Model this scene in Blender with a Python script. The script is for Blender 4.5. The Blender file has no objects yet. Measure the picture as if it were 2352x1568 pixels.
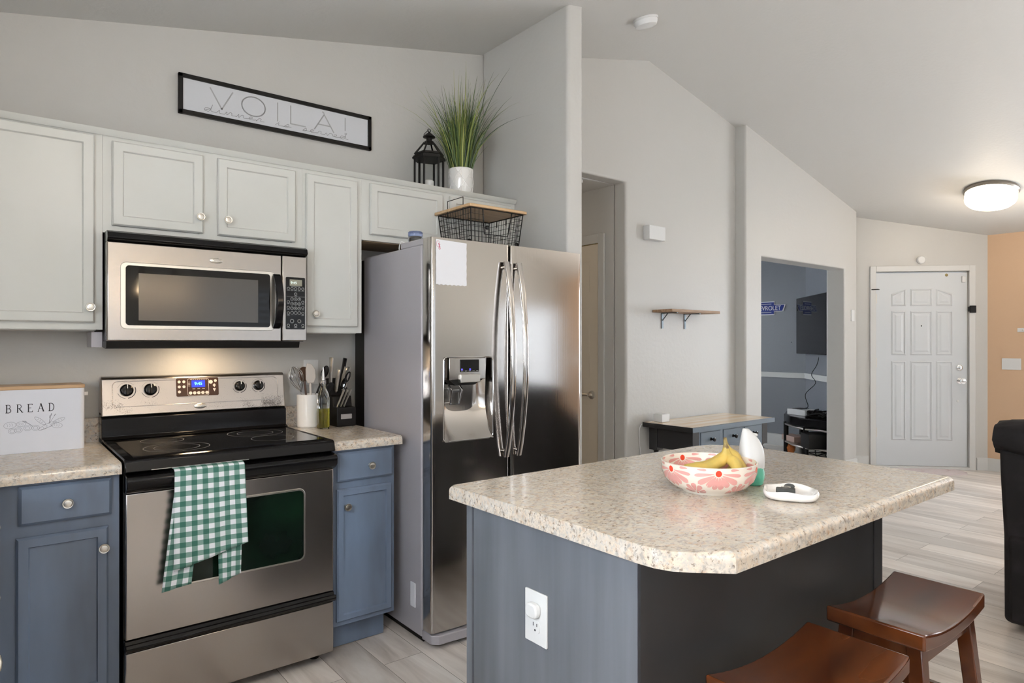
import bpy, bmesh, math, random
from mathutils import Vector, Matrix
PI = math.pi
random.seed(7)
SC = bpy.context.scene
COL = SC.collection

# ------------------------------------------------------------------ camera
cam = bpy.data.cameras.new('camera'); camo = bpy.data.objects.new('camera', cam); COL.objects.link(camo)
camo.location = (0, 0, 1.327); camo.rotation_euler = (PI/2, 0, math.radians(51.6-90))
cam.sensor_width = 36; cam.lens = 1500/2352*36; cam.shift_y = 4/2352; cam.clip_start = .02
SC.camera = camo
# ------------------------------------------------------------------ world and exposure
SC.view_settings.view_transform = 'Standard'; SC.view_settings.look = 'None'
SC.view_settings.gamma = 1; SC.view_settings.use_curve_mapping = False
SC.view_settings.exposure = 0.2
W = bpy.data.worlds.new('daylight'); SC.world = W; W.use_nodes = True
W.node_tree.nodes['Background'].inputs[0].default_value = (.78, .88, 1, 1)
W.node_tree.nodes['Background'].inputs[1].default_value = 1.2
# ------------------------------------------------------------------ daylight at the windows
def area(name, loc, rot, sx, sy, power, col=(1, 1, 1)):
    l = bpy.data.lights.new(name, 'AREA'); l.shape = 'RECTANGLE'; l.size = sx; l.size_y = sy; l.energy = power; l.color = col
    o = bpy.data.objects.new(name, l); COL.objects.link(o); o.location = loc; o.rotation_euler = rot
    return o
DAY = (.86, .93, 1)
area('daylight_living', (6.95, -3.42, 1.25), (PI/2, 0, 0), 2.1, 1.45, 14, DAY)
area('daylight_side', (8.42, .1, 1.35), (PI/2, 0, PI/2), 2.2, 1.6, 96, DAY)
area('fill_nook', (-.84, -1.7, 1.45), (PI/2, 0, -PI/2), 1.7, 1.3, 19, DAY)  # fill from the left through an added, unseen window
area('daylight_patio', (3.0, -3.42, 1.08), (PI/2, 0, 0), 2.2, 2.1, 8, DAY)
area('daylight_dining', (.55, -3.42, 1.5), (PI/2, 0, 0), 1.2, 1.4, 5, DAY)
area('daylight_sink', (-.84, .55, 1.6), (PI/2, 0, -PI/2), 1.6, .95, 54, DAY)
area('daylight_den', (6.2, 6.52, 1.5), (PI/2, 0, PI), 1.2, 1.2, 44, DAY)
def point(name, loc, power, col, r=.04):
    l = bpy.data.lights.new(name, 'POINT'); l.energy = power; l.color = col; l.shadow_soft_size = r
    o = bpy.data.objects.new(name, l); COL.objects.link(o); o.location = loc
    return o

# ------------------------------------------------------------------ materials
def nt(m):
    m.use_nodes = True; t = m.node_tree
    return t, t.nodes, t.links, t.nodes['Principled BSDF']
def mat(name, col, rough=.5, metal=0, col2=None, nscale=5, stretch=(1, 1, 1), ramp=(.35, .65), bump=0, bscale=40, bstretch=(1, 1, 1),
        emit=None, estr=0, trans=0, ior=1.45, coat=0, alpha=1, detail=4, spec=None, aniso=0):
    m = bpy.data.materials.new(name); t, N, L, P = nt(m)
    P.inputs['Base Color'].default_value = (*col, 1); P.inputs['Roughness'].default_value = rough; P.inputs['Metallic'].default_value = metal
    P.inputs['IOR'].default_value = ior
    if trans: P.inputs['Transmission Weight'].default_value = trans
    if coat: P.inputs['Coat Weight'].default_value = coat; P.inputs['Coat Roughness'].default_value = .08
    if spec is not None: P.inputs['Specular IOR Level'].default_value = spec
    if aniso: P.inputs['Anisotropic'].default_value = aniso
    if emit: P.inputs['Emission Color'].default_value = (*emit, 1); P.inputs['Emission Strength'].default_value = estr
    tc = None
    def coord(s):
        nonlocal tc
        if tc is None: tc = N.new('ShaderNodeTexCoord')
        mp = N.new('ShaderNodeMapping'); mp.inputs['Scale'].default_value = s
        L.new(tc.outputs['Object'], mp.inputs[0]); return mp.outputs[0]
    if col2:
        n = N.new('ShaderNodeTexNoise'); n.inputs['Scale'].default_value = nscale; n.inputs['Detail'].default_value = detail
        L.new(coord(stretch), n.inputs['Vector'])
        r = N.new('ShaderNodeValToRGB'); r.color_ramp.elements[0].position = ramp[0]; r.color_ramp.elements[1].position = ramp[1]
        r.color_ramp.elements[0].color = (*col, 1); r.color_ramp.elements[1].color = (*col2, 1)
        L.new(n.outputs[0], r.inputs[0]); L.new(r.outputs[0], P.inputs['Base Color'])
    if bump:
        n = N.new('ShaderNodeTexNoise'); n.inputs['Scale'].default_value = bscale; n.inputs['Detail'].default_value = 3
        L.new(coord(bstretch), n.inputs['Vector'])
        b = N.new('ShaderNodeBump'); b.inputs['Strength'].default_value = bump; b.inputs['Distance'].default_value = .004
        L.new(n.outputs[0], b.inputs['Height']); L.new(b.outputs[0], P.inputs['Normal'])
    return m
M = {}
M['wall'] = mat('wall_paint', (.535, .522, .497), .42, bump=.35, bscale=32)
M['ceil'] = mat('ceiling_paint', (.62, .61, .59), .6, bump=.35, bscale=45)
M['tan'] = mat('tan_wall_paint', (.62, .42, .275), .5, bump=.3, bscale=32)
M['grey'] = mat('grey_wall_paint', (.215, .225, .25), .5, bump=.3, bscale=32)
M['trimw'] = mat('white_trim_paint', (.62, .615, .60), .35)
M['doorw'] = mat('door_paint', (.60, .62, .64), .33)
M['halld'] = mat('hall_door_paint', (.66, .58, .47), .35)
M['cabw'] = mat('white_cabinet_paint', (.59, .59, .56), .32, col2=(.57, .57, .535), nscale=3)
M['cabb'] = mat('slate_blue_cabinet_paint', (.18, .24, .345), .27, col2=(.12, .15, .205), nscale=2.2, stretch=(2, 2, .5), spec=.6)
M['charcoal'] = mat('charcoal_island_back', (.022, .021, .022), .4, col2=(.032, .032, .034), nscale=3)  # near-black colour, far darker than the end panel
M['island'] = mat('slate_grey_island_paint', (.175, .185, .21), .33, col2=(.115, .125, .14), nscale=3, stretch=(3, 5, .35), ramp=(.3, .7), spec=.6)
M['steel'] = mat('brushed_stainless', (.50, .475, .455), .115, 1, bump=.022, bscale=60, bstretch=(9, 9, 0))
M['steelr'] = mat('brushed_stainless_range', (.43, .40, .38), .24, 1, bump=.02, bscale=60, bstretch=(9, 9, 0))
M['fridge_side'] = mat('grey_fridge_side', (.42, .40, .425), .42, metal=.2, bump=.12, bscale=120)
M['satin'] = mat('satin_nickel', (.68, .65, .60), .28, 1)
M['chrome'] = mat('chrome', (.8, .8, .8), .1, 1)
M['black'] = mat('black_gloss', (.006, .006, .007), .14, spec=.32)
M['blackm'] = mat('black_satin', (.008, .0075, .0075), .4, spec=.3)
M['blackglass'] = mat('black_glass', (.004, .004, .0045), .05, spec=.38)
M['ovenglass'] = mat('oven_glass', (.004, .006, .006), .06, col2=(.006, .020, .011), nscale=3.2, spec=.3)
M['mwglass'] = mat('microwave_window', (.09, .085, .08), .18, metal=.3)
M['white'] = mat('white_plastic', (.68, .68, .675), .3)
M['whitec'] = mat('white_ceramic', (.82, .80, .77), .15, coat=.5)
M['glass'] = mat('clear_glass', (.95, .98, .97), .02, trans=1, ior=1.45)
M['glass_thin'] = mat('thin_lantern_glass', (.95, .97, .97), .05, trans=1, ior=1.02)
M['pane'] = mat('window_glass', (1, 1, 1), .0, trans=1, ior=1.0)
M['board'] = mat('pale_wood', (.62, .42, .24), .35, col2=(.52, .33, .17), nscale=6, stretch=(1, 8, 8))
M['boardx'] = mat('oak_shelf', (.42, .27, .16), .5, col2=(.25, .15, .09), nscale=8, stretch=(1, 10, 10))
M['tabletop'] = mat('light_wood_table_top', (.74, .55, .37), .25, col2=(.84, .74, .60), nscale=2.5, stretch=(.4, 7, 7))
M['walnut'] = mat('dark_walnut_stain', (.035, .010, .005), .16, col2=(.13, .036, .010), nscale=2.2, stretch=(1.2, 5, 5), ramp=(.25, .8), detail=2, coat=.4)
M['bluetable'] = mat('black_painted_wood', (.022, .022, .024), .28)
M['sheentone'] = mat('black_wood_painted_sheen', (.125, .16, .20), .35)  # window sheen on the black table front, put into the colour
M['velvet'] = mat('black_velvet', (.010, .009, .010), .75, col2=(.022, .019, .021), nscale=9, ramp=(.5, .75), bump=.8, bscale=14, spec=.3)
M['cord'] = mat('cord', (.55, .53, .5), .5)
M['emitlamp'] = mat('lamp_glass', (1, .95, .85), .3, emit=(1, .86, .66), estr=3.5)
M['bulb'] = mat('bulb', (1, .9, .8), .3, emit=(1, .78, .5), estr=60)
M['inkgrey'] = mat('grey_ink', (.36, .36, .37), .6)
M['inkthin'] = mat('thin_grey_ink', (.22, .22, .23), .6)
M['inkpale'] = mat('pale_ink', (.34, .36, .42), .6)
M['inkblack'] = mat('black_ink', (.02, .02, .03), .6)
M['paper'] = mat('paper', (.70, .70, .73), .6)
M['signface'] = mat('sign_face', (.60, .61, .64), .12)
M['lcdblue'] = mat('blue_display', (.01, .02, .3), .2, emit=(.03, .06, .9), estr=.6)
M['cyan'] = mat('display_digits', (.1, .8, .9), .3, emit=(.15, .9, 1), estr=2)
M['lcdtan'] = mat('lcd_panel', (.26, .25, .19), .3)
M['digits'] = mat('lcd_digits', (.8, .9, .85), .3, emit=(.7, .9, .85), estr=.5)
M['brownpanel'] = mat('brown_black_panel', (.035, .015, .008), .15)
M['button'] = mat('button_grey', (.55, .50, .46), .4)
M['btnring'] = mat('button_print', (.42, .43, .42), .4)
M['creamy'] = mat('cream_enamel', (.74, .76, .83), .3)
M['woodrim'] = mat('wood_rim', (.60, .40, .23), .4)
M['oil'] = mat('olive_oil', (.62, .55, .05), .05, trans=.85, ior=1.4)
M['green'] = mat('mint_green_plastic', (.10, .42, .30), .25)
M['banana'] = mat('banana_skin', (.62, .43, .10), .5, col2=(.48, .38, .10), nscale=20)
M['stem'] = mat('banana_stem', (.16, .10, .045), .6, col2=(.35, .28, .1), nscale=60)
M['bluesign'] = mat('blue_enamel', (.015, .03, .22), .25)
M['orange'] = mat('orange_glaze', (.62, .13, .03), .3, col2=(.8, .3, .08), nscale=30, stretch=(4, 4, .4))
M['pinkbox'] = mat('pinkish_box', (.45, .32, .27), .6)
M['lampmetal'] = mat('brushed_lamp_metal', (.30, .27, .24), .35, .8)
M['capwhite'] = mat('white_cap_plastic', (.58, .58, .575), .35)
M['mat'] = mat('floor_mat', (.66, .58, .58), .9, col2=(.45, .3, .32), nscale=14, ramp=(.6, .75))
M['bluep'] = mat('clear_blue_plastic', (.45, .55, .85), .1, trans=.8, ior=1.3)
M['pink'] = mat('pink_ink', (.55, .15, .22), .6)
M['gasket'] = mat('grey_gasket', (.1, .1, .1), .6)
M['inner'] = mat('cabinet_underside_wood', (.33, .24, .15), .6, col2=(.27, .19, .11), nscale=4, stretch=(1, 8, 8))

def laminate():
    m = bpy.data.materials.new('granite_look_laminate'); t, N, L, P = nt(m)
    tc = N.new('ShaderNodeTexCoord')
    def noise(sc, det, st=(1, 1, 1), rgh=.6):
        mp = N.new('ShaderNodeMapping'); mp.inputs['Scale'].default_value = st; L.new(tc.outputs['Object'], mp.inputs[0])
        n = N.new('ShaderNodeTexNoise'); n.inputs['Scale'].default_value = sc; n.inputs['Detail'].default_value = det; n.inputs['Roughness'].default_value = rgh
        L.new(mp.outputs[0], n.inputs['Vector']); return n.outputs[0]
    def ramp(src, els):
        r = N.new('ShaderNodeValToRGB'); e = r.color_ramp.elements
        while len(e) < len(els): e.new(.5)
        for i, (p, c) in enumerate(els): e[i].position = p; e[i].color = (*c, 1)
        L.new(src, r.inputs[0]); return r.outputs[0]
    def mix(f, a, b):
        x = N.new('ShaderNodeMix'); x.data_type = 'RGBA'; L.new(f, x.inputs[0])
        L.new(a, x.inputs[6]); L.new(b, x.inputs[7]); return x.outputs[2]
    base = ramp(noise(30, 5), [(.3, (.47, .42, .36)), (.5, (.61, .55, .475)), (.7, (.69, .66, .61))])
    warm = ramp(noise(60, 4), [(.45, (.68, .58, .46)), (.75, (.42, .25, .14))])
    f1 = ramp(noise(48, 6), [(.40, (0, 0, 0)), (.60, (.9, .9, .9))])
    c = mix(f1, base, warm)
    grey = ramp(noise(9, 3), [(.4, (.50, .48, .45)), (.6, (.34, .31, .28))])
    f2 = ramp(noise(95, 6, (.8, 1.25, 1), .68), [(.49, (0, 0, 0)), (.60, (.85, .85, .85))])
    c = mix(f2, c, grey)
    dk = ramp(noise(3, 2), [(.4, (.13, .08, .05)), (.6, (.20, .16, .13))])
    f3 = ramp(noise(85, 6, (.85, 1.2, 1), .72), [(.56, (0, 0, 0)), (.64, (.85, .85, .85))])
    c = mix(f3, c, dk)
    L.new(c, P.inputs['Base Color']); P.inputs['Roughness'].default_value = .15; P.inputs['Specular IOR Level'].default_value = .8
    return m
M['lam'] = laminate()

def floormat():
    m = bpy.data.materials.new('wood_plank_floor'); t, N, L, P = nt(m)
    tc = N.new('ShaderNodeTexCoord'); mp = N.new('ShaderNodeMapping'); mp.inputs['Rotation'].default_value = (0, 0, PI/2)
    L.new(tc.outputs['Object'], mp.inputs[0])
    b = N.new('ShaderNodeTexBrick'); b.offset = .37; b.offset_frequency = 2
    b.inputs['Scale'].default_value = 1; b.inputs['Brick Width'].default_value = 1.22; b.inputs['Row Height'].default_value = .18
    b.inputs['Mortar Size'].default_value = .0012; b.inputs['Color1'].default_value = (0, 0, 0, 1); b.inputs['Color2'].default_value = (1, 1, 1, 1); b.inputs['Mortar'].default_value = (.5, .5, .5, 1)
    L.new(mp.outputs[0], b.inputs['Vector'])
    mp2 = N.new('ShaderNodeMapping'); mp2.inputs['Scale'].default_value = (9, .9, 1); L.new(tc.outputs['Object'], mp2.inputs[0])
    add = N.new('ShaderNodeVectorMath'); add.operation = 'ADD'
    sc = N.new('ShaderNodeVectorMath'); sc.operation = 'SCALE'; sc.inputs['Scale'].default_value = 17
    L.new(b.outputs['Color'], sc.inputs[0]); L.new(mp2.outputs[0], add.inputs[0]); L.new(sc.outputs[0], add.inputs[1])
    n = N.new('ShaderNodeTexNoise'); n.inputs['Scale'].default_value = 1.2; n.inputs['Detail'].default_value = 8; n.inputs['Roughness'].default_value = .62; n.inputs['Distortion'].default_value = .7
    L.new(add.outputs[0], n.inputs['Vector'])
    r = N.new('ShaderNodeValToRGB'); e = r.color_ramp.elements
    e[0].position = .3; e[0].color = (.42, .365, .325, 1); e[1].position = .72; e[1].color = (.78, .735, .69, 1)
    x = e.new(.52); x.color = (.64, .58, .53, 1)
    L.new(n.outputs[0], r.inputs[0])
    hv = N.new('ShaderNodeHueSaturation'); L.new(r.outputs[0], hv.inputs['Color'])
    mr = N.new('ShaderNodeMapRange'); mr.inputs[3].default_value = .80; mr.inputs[4].default_value = 1.18
    L.new(b.outputs['Color'], mr.inputs[0]); L.new(mr.outputs[0], hv.inputs['Value'])
    mx = N.new('ShaderNodeMix'); mx.data_type = 'RGBA'; mx.blend_type = 'MIX'; L.new(b.outputs['Fac'], mx.inputs[0])
    L.new(hv.outputs[0], mx.inputs[6]); mx.inputs[7].default_value = (.16, .13, .11, 1)
    L.new(mx.outputs[2], P.inputs['Base Color'])
    P.inputs['Roughness'].default_value = .33
    bp = N.new('ShaderNodeBump'); bp.inputs['Strength'].default_value = .12; bp.inputs['Distance'].default_value = .002
    L.new(n.outputs[0], bp.inputs['Height']); L.new(bp.outputs[0], P.inputs['Normal'])
    return m
M['floor'] = floormat()

def gingham():
    m = bpy.data.materials.new('green_gingham'); t, N, L, P = nt(m)
    tc = N.new('ShaderNodeTexCoord'); sp = N.new('ShaderNodeSeparateXYZ'); L.new(tc.outputs['UV'], sp.inputs[0])
    def band(o):
        a = N.new('ShaderNodeMath'); a.operation = 'MULTIPLY'; a.inputs[1].default_value = 1/.0362; L.new(o, a.inputs[0])
        f = N.new('ShaderNodeMath'); f.operation = 'FRACT'; L.new(a.outputs[0], f.inputs[0])
        g = N.new('ShaderNodeMath'); g.operation = 'GREATER_THAN'; g.inputs[1].default_value = .5; L.new(f.outputs[0], g.inputs[0]); return g.outputs[0]
    s = N.new('ShaderNodeMath'); s.operation = 'ADD'; L.new(band(sp.outputs[0]), s.inputs[0]); L.new(band(sp.outputs[1]), s.inputs[1])
    h = N.new('ShaderNodeMath'); h.operation = 'MULTIPLY'; h.inputs[1].default_value = .5; L.new(s.outputs[0], h.inputs[0])
    r = N.new('ShaderNodeValToRGB'); r.color_ramp.interpolation = 'CONSTANT'; e = r.color_ramp.elements
    e[0].position = 0; e[0].color = (.74, .75, .78, 1); e[1].position = .3; e[1].color = (.19, .31, .27, 1); x = e.new(.75); x.color = (.04, .145, .11, 1)
    L.new(h.outputs[0], r.inputs[0]); L.new(r.outputs[0], P.inputs['Base Color']); P.inputs['Roughness'].default_value = .9
    w = N.new('ShaderNodeTexNoise'); w.inputs['Scale'].default_value = 900; L.new(tc.outputs['UV'], w.inputs[0])
    bp = N.new('ShaderNodeBump'); bp.inputs['Strength'].default_value = .3; bp.inputs['Distance'].default_value = .001
    L.new(w.outputs[0], bp.inputs['Height']); L.new(bp.outputs[0], P.inputs['Normal'])
    return m
M['gingham'] = gingham()

def grass():
    m = bpy.data.materials.new('grass_blades'); t, N, L, P = nt(m)
    a = N.new('ShaderNodeAttribute'); a.attribute_name = 'tone'
    r = N.new('ShaderNodeValToRGB'); e = r.color_ramp.elements
    e[0].color = (.010, .026, .014, 1); e[1].color = (.36, .38, .09, 1); x = e.new(.45); x.color = (.06, .125, .03, 1)
    L.new(a.outputs['Fac'], r.inputs[0]); L.new(r.outputs[0], P.inputs['Base Color']); P.inputs['Roughness'].default_value = .45
    return m
M['grass'] = grass()

# ------------------------------------------------------------------ mesh helpers (x right, y away, z up)
def bm_new(): return bmesh.new()
def box(bm, x0, x1, y0, y1, z0, z1):
    v = [bm.verts.new(p) for p in ((x0, y0, z0), (x1, y0, z0), (x1, y1, z0), (x0, y1, z0), (x0, y0, z1), (x1, y0, z1), (x1, y1, z1), (x0, y1, z1))]
    f = [bm.faces.new([v[i] for i in q]) for q in ((3, 2, 1, 0), (4, 5, 6, 7), (0, 1, 5, 4), (1, 2, 6, 5), (2, 3, 7, 6), (3, 0, 4, 7))]
    return f   # f[2] is the front (-y)
def prism(bm, pts, a0, a1, axis='y'):
    """polygon pts extruded along axis: 'y' pts=(x,z), 'z' pts=(x,y), 'x' pts=(y,z)"""
    def p3(p, a): return {'y': (p[0], a, p[1]), 'z': (p[0], p[1], a), 'x': (a, p[0], p[1])}[axis]
    A = [bm.verts.new(p3(p, a0)) for p in pts]; Bv = [bm.verts.new(p3(p, a1)) for p in pts]
    n = len(pts); bm.faces.new(A); bm.faces.new(Bv[::-1])
    for i in range(n): bm.faces.new((A[i], Bv[i], Bv[(i+1) % n], A[(i+1) % n]))
def ringpts(c, u, v, r, n): return [c + (u*math.cos(2*PI*i/n) + v*math.sin(2*PI*i/n))*r for i in range(n)]
def basis(d):
    d = Vector(d).normalized(); u = d.orthogonal().normalized(); return d, u, d.cross(u)
def cyl(bm, p0, p1, r0, r1=None, n=20, caps=True):
    r1 = r0 if r1 is None else r1; p0 = Vector(p0); p1 = Vector(p1); d, u, v = basis(p1-p0)
    A = [bm.verts.new(p) for p in ringpts(p0, u, v, r0, n)]; Bv = [bm.verts.new(p) for p in ringpts(p1, u, v, r1, n)]
    for i in range(n): bm.faces.new((A[i], A[(i+1) % n], Bv[(i+1) % n], Bv[i]))
    if caps: bm.faces.new(A[::-1]); bm.faces.new(Bv)
def lathe(bm, prof, c=(0, 0, 0), d=(0, 0, 1), n=32, sx=1, sy=1):
    """prof = [(r, h)...] along axis d from c"""
    c = Vector(c); d = Vector(d).normalized()
    if abs(d.z) > .9: u, v = Vector((1, 0, 0)), Vector((0, 1, 0))*(1 if d.z > 0 else -1)
    else: v = Vector((0, 0, 1)); u = v.cross(d).normalized(); v = d.cross(u)
    rows = []
    for r, h in prof:
        if r < 1e-6: rows.append([bm.verts.new(c+d*h)])
        else: rows.append([bm.verts.new(c+d*h+u*math.cos(2*PI*i/n)*r*sx+v*math.sin(2*PI*i/n)*r*sy) for i in range(n)])
    for a, b in zip(rows, rows[1:]):
        for i in range(n):
            j = (i+1) % n
            if len(a) == 1 and len(b) == 1: continue
            if len(a) == 1: bm.faces.new((a[0], b[j], b[i]))
            elif len(b) == 1: bm.faces.new((a[i], a[j], b[0]))
            else: bm.faces.new((a[i], a[j], b[j], b[i]))
def tube(bm, pts, r, n=8, closed=False, rs=None):
    pts = [Vector(p) for p in pts]; k = len(pts); rows = []; up = None
    for i, p in enumerate(pts):
        a = pts[(i-1) % k] if (closed or i > 0) else p; b = pts[(i+1) % k] if (closed or i < k-1) else p
        d = (b-a).normalized()
        if up is None: up = d.orthogonal().normalized()
        u = up - d*up.dot(d)
        u = u.normalized() if u.length > 1e-4 else d.orthogonal().normalized()
        up = u; v = d.cross(u); rr = rs[i] if rs else r
        rows.append([bm.verts.new(p+(u*math.cos(2*PI*j/n)+v*math.sin(2*PI*j/n))*rr) for j in range(n)])
    for i in range(k if closed else k-1):
        a = rows[i]; b = rows[(i+1) % k]
        for j in range(n): bm.faces.new((a[j], a[(j+1) % n], b[(j+1) % n], b[j]))
    if not closed: bm.faces.new(rows[0][::-1]); bm.faces.new(rows[-1])
def sphere(bm, c, r, sc=(1, 1, 1), seg=16):
    bmesh.ops.create_uvsphere(bm, u_segments=seg, v_segments=max(6, seg//2), radius=r, matrix=Matrix.Translation(c) @ Matrix.Diagonal((*sc, 1)))
def ribbon(bm, pts, w, y=0, th=.0006, closed=False):
    """flat raised line on an x-z plane facing -y; pts=(x,z)"""
    n = len(pts)
    for i in range(n if closed else n-1):
        a = Vector(pts[i]); b = Vector(pts[(i+1) % n]); d = b-a
        if d.length < 1e-7: continue
        d.normalize(); q = Vector((-d.y, d.x))*w/2; e = d*w*.3
        A = [a-e+q, a-e-q, b+e-q, b+e+q]
        prism(bm, [(p.x, p.y) for p in A], y-th, y)
def arc(cx, cy, rx, ry, a0, a1, n=16): return [(cx+rx*math.cos(math.radians(a0+(a1-a0)*i/n)), cy+ry*math.sin(math.radians(a0+(a1-a0)*i/n))) for i in range(n+1)]
def rrect(x0, x1, z0, z1, r, n=5):
    return (arc(x1-r, z1-r, r, r, 0, 90, n)+arc(x0+r, z1-r, r, r, 90, 180, n)+arc(x0+r, z0+r, r, r, 180, 270, n)+arc(x1-r, z0+r, r, r, 270, 360, n))
def smooth(pts, k=4):
    """Catmull-Rom through points"""
    P_ = [Vector(p) for p in pts]; P_ = [P_[0]*2-P_[1]]+P_+[P_[-1]*2-P_[-2]]; out = []
    for i in range(1, len(P_)-2):
        for j in range(k):
            t = j/k; a, b, c, d = P_[i-1:i+3]
            out.append(.5*((2*b)+(c-a)*t+(2*a-5*b+4*c-d)*t*t+(3*b-a-3*c+d)*t**3))
    out.append(P_[-2]); return out
def raised_panel(bm, x0, x1, z0, z1, y, th=.019, lip=.012, fw=.055, rec=.009):
    """cabinet door or drawer front: bevelled outside edge, recessed flat field when fw is given"""
    f = box(bm, x0, x1, y-th*.6, y, z0, z1)[2]
    bmesh.ops.inset_region(bm, faces=[f], thickness=lip*.45, depth=0)
    bmesh.ops.inset_region(bm, faces=[f], thickness=lip*.55, depth=th*.4)
    if fw:
        bmesh.ops.inset_region(bm, faces=[f], thickness=fw, depth=0)
        bmesh.ops.inset_region(bm, faces=[f], thickness=.005, depth=-rec)

ROOT = {}
def link(o): COL.objects.link(o); return o
def tag(o, label, cat, group=None, kind=None):
    if label: o['label'] = label
    if cat: o['category'] = cat
    if group: o['group'] = group
    if kind: o['kind'] = kind
    return o
def thing(name, label, cat, loc=(0, 0, 0), rz=0, group=None, local=False):
    o = link(bpy.data.objects.new(name, None)); o.location = loc; o.rotation_euler = (0, 0, rz); o.empty_display_size = .05
    tag(o, label, cat, group); ROOT[o.name] = None if local else (Matrix.Translation(loc) @ Matrix.Rotation(rz, 4, 'Z')).inverted()
    return o
def top(o):
    while o.parent: o = o.parent
    return o
def obj(name, bm, mt, parent=None, bev=0, seg=2, ang=38, sub=0, label=None, origin=None):
    bmesh.ops.recalc_face_normals(bm, faces=bm.faces)
    if parent:
        inv = ROOT.get(top(parent).name)
        if inv is not None: bmesh.ops.transform(bm, matrix=inv, verts=bm.verts)
    elif origin is not None: bmesh.ops.translate(bm, vec=-Vector(origin), verts=bm.verts)
    a = math.radians(ang)
    for e in bm.edges:
        if len(e.link_faces) == 2: e.smooth = e.calc_face_angle(0) < a
    for f in bm.faces: f.smooth = True
    me = bpy.data.meshes.new(name); bm.to_mesh(me); bm.free()
    me.materials.append(mt if not isinstance(mt, str) else M[mt])
    o = link(bpy.data.objects.new(name, me))
    if parent: o.parent = parent
    elif origin is not None: o.location = origin
    if bev:
        md = o.modifiers.new('bevel', 'BEVEL'); md.width = bev; md.segments = seg; md.limit_method = 'ANGLE'; md.angle_limit = math.radians(40)
    if sub:
        md = o.modifiers.new('subd', 'SUBSURF'); md.levels = sub; md.render_levels = sub
    if label: o['label'] = label
    return o
def struct(name, bm, mt, bev=0, seg=2, parent=None):
    o = obj(name, bm, mt, parent, bev=bev, seg=seg)
    if not parent: o['kind'] = 'structure'
    return o
def single(name, bm, mt, label, cat, group=None, kind=None, **k):
    if 'origin' not in k:
        xs = [v.co for v in bm.verts]; mn = Vector([min(c[i] for c in xs) for i in range(3)]); mx = Vector([max(c[i] for c in xs) for i in range(3)])
        k['origin'] = ((mn.x+mx.x)/2, (mn.y+mx.y)/2, mn.z)
    return tag(obj(name, bm, mt, None, **k), label, cat, group, kind)
def copy_tree(src, loc=None, label=None, rz=None):
    c = link(src.copy())
    if loc is not None: c.location = loc
    if rz is not None: c.rotation_euler = (0, 0, rz)
    if label: c['label'] = label
    ROOT[c.name] = ROOT.get(src.name)
    for ch in list(src.children):
        d = link(ch.copy()); d.parent = c
        for g in list(ch.children):
            e = link(g.copy()); e.parent = d
    return c
def text_bm(s, size, M4, depth=.0005, sx=1):
    cu = bpy.data.curves.new('lettering', 'FONT'); cu.body = s; cu.size = size; cu.extrude = depth; cu.align_x = 'CENTER'; cu.align_y = 'CENTER'
    o = link(bpy.data.objects.new('lettering', cu)); dg = bpy.context.evaluated_depsgraph_get()
    me = bpy.data.meshes.new_from_object(o.evaluated_get(dg)); bm = bmesh.new(); bm.from_mesh(me)
    bpy.data.objects.remove(o); bpy.data.meshes.remove(me); bpy.data.curves.remove(cu)
    bmesh.ops.transform(bm, matrix=M4 @ Matrix.Rotation(PI/2, 4, 'X') @ Matrix.Diagonal((sx, 1, 1, 1)), verts=bm.verts)
    return bm
T = Matrix.Translation

# ------------------------------------------------------------------ the setting
WY = 3.26          # kitchen wall
def cz(x):         # ceiling height above x
    if x <= 2.46: return 2.6236+.2013*x
    if x <= 3.87: return 3.1188+(x-2.46)*.2385
    return 3.455-.235*(x-3.87)
bm = bm_new(); box(bm, -.85, 8.4, -3.4, 6.5, -.06, 0); struct('floor', bm, 'floor')
bm = bm_new(); xs = [-.8, 2.46, 3.87, 8.3]
prism(bm, [(x, cz(x)) for x in xs]+[(x, cz(x)+.08) for x in xs[::-1]], -3.35, 3.4); struct('ceiling', bm, 'ceil')
bm = bm_new(); prism(bm, [(-.8, 0), (2.4, 0), (2.4, cz(2.4)+.04), (-.8, cz(-.8)+.04)], WY, WY+.12); struct('wall_kitchen', bm, 'wall')
bm = bm_new(); prism(bm, [(2.352, 0), (2.462, 0), (2.462, cz(2.462)+.03), (2.352, cz(2.352)+.03)], 2.495, WY-.001); struct('wall_wing', bm, 'wall', bev=.018, seg=4)
bm = bm_new(); prism(bm, [(2.463, 0), (2.7, 0), (2.7, 2.505), (3.613, 2.505), (3.613, 0), (5.02, 0), (5.02, cz(5.02)+.04), (3.87, 3.5), (2.463, cz(2.463)+.04)], 3.218, 3.34)
struct('wall_hall', bm, 'wall', bev=.018, seg=4)
bm = bm_new(); prism(bm, [(5.012, 0), (5.263, 0), (5.263, 2.088), (6.812, 2.088), (6.812, 0), (7.085, 0), (7.085, cz(7.085)+.04), (5.012, cz(5.012)+.04)], 3.12, 3.31)
struct('wall_den_opening', bm, 'wall', bev=.016, seg=4)
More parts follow.
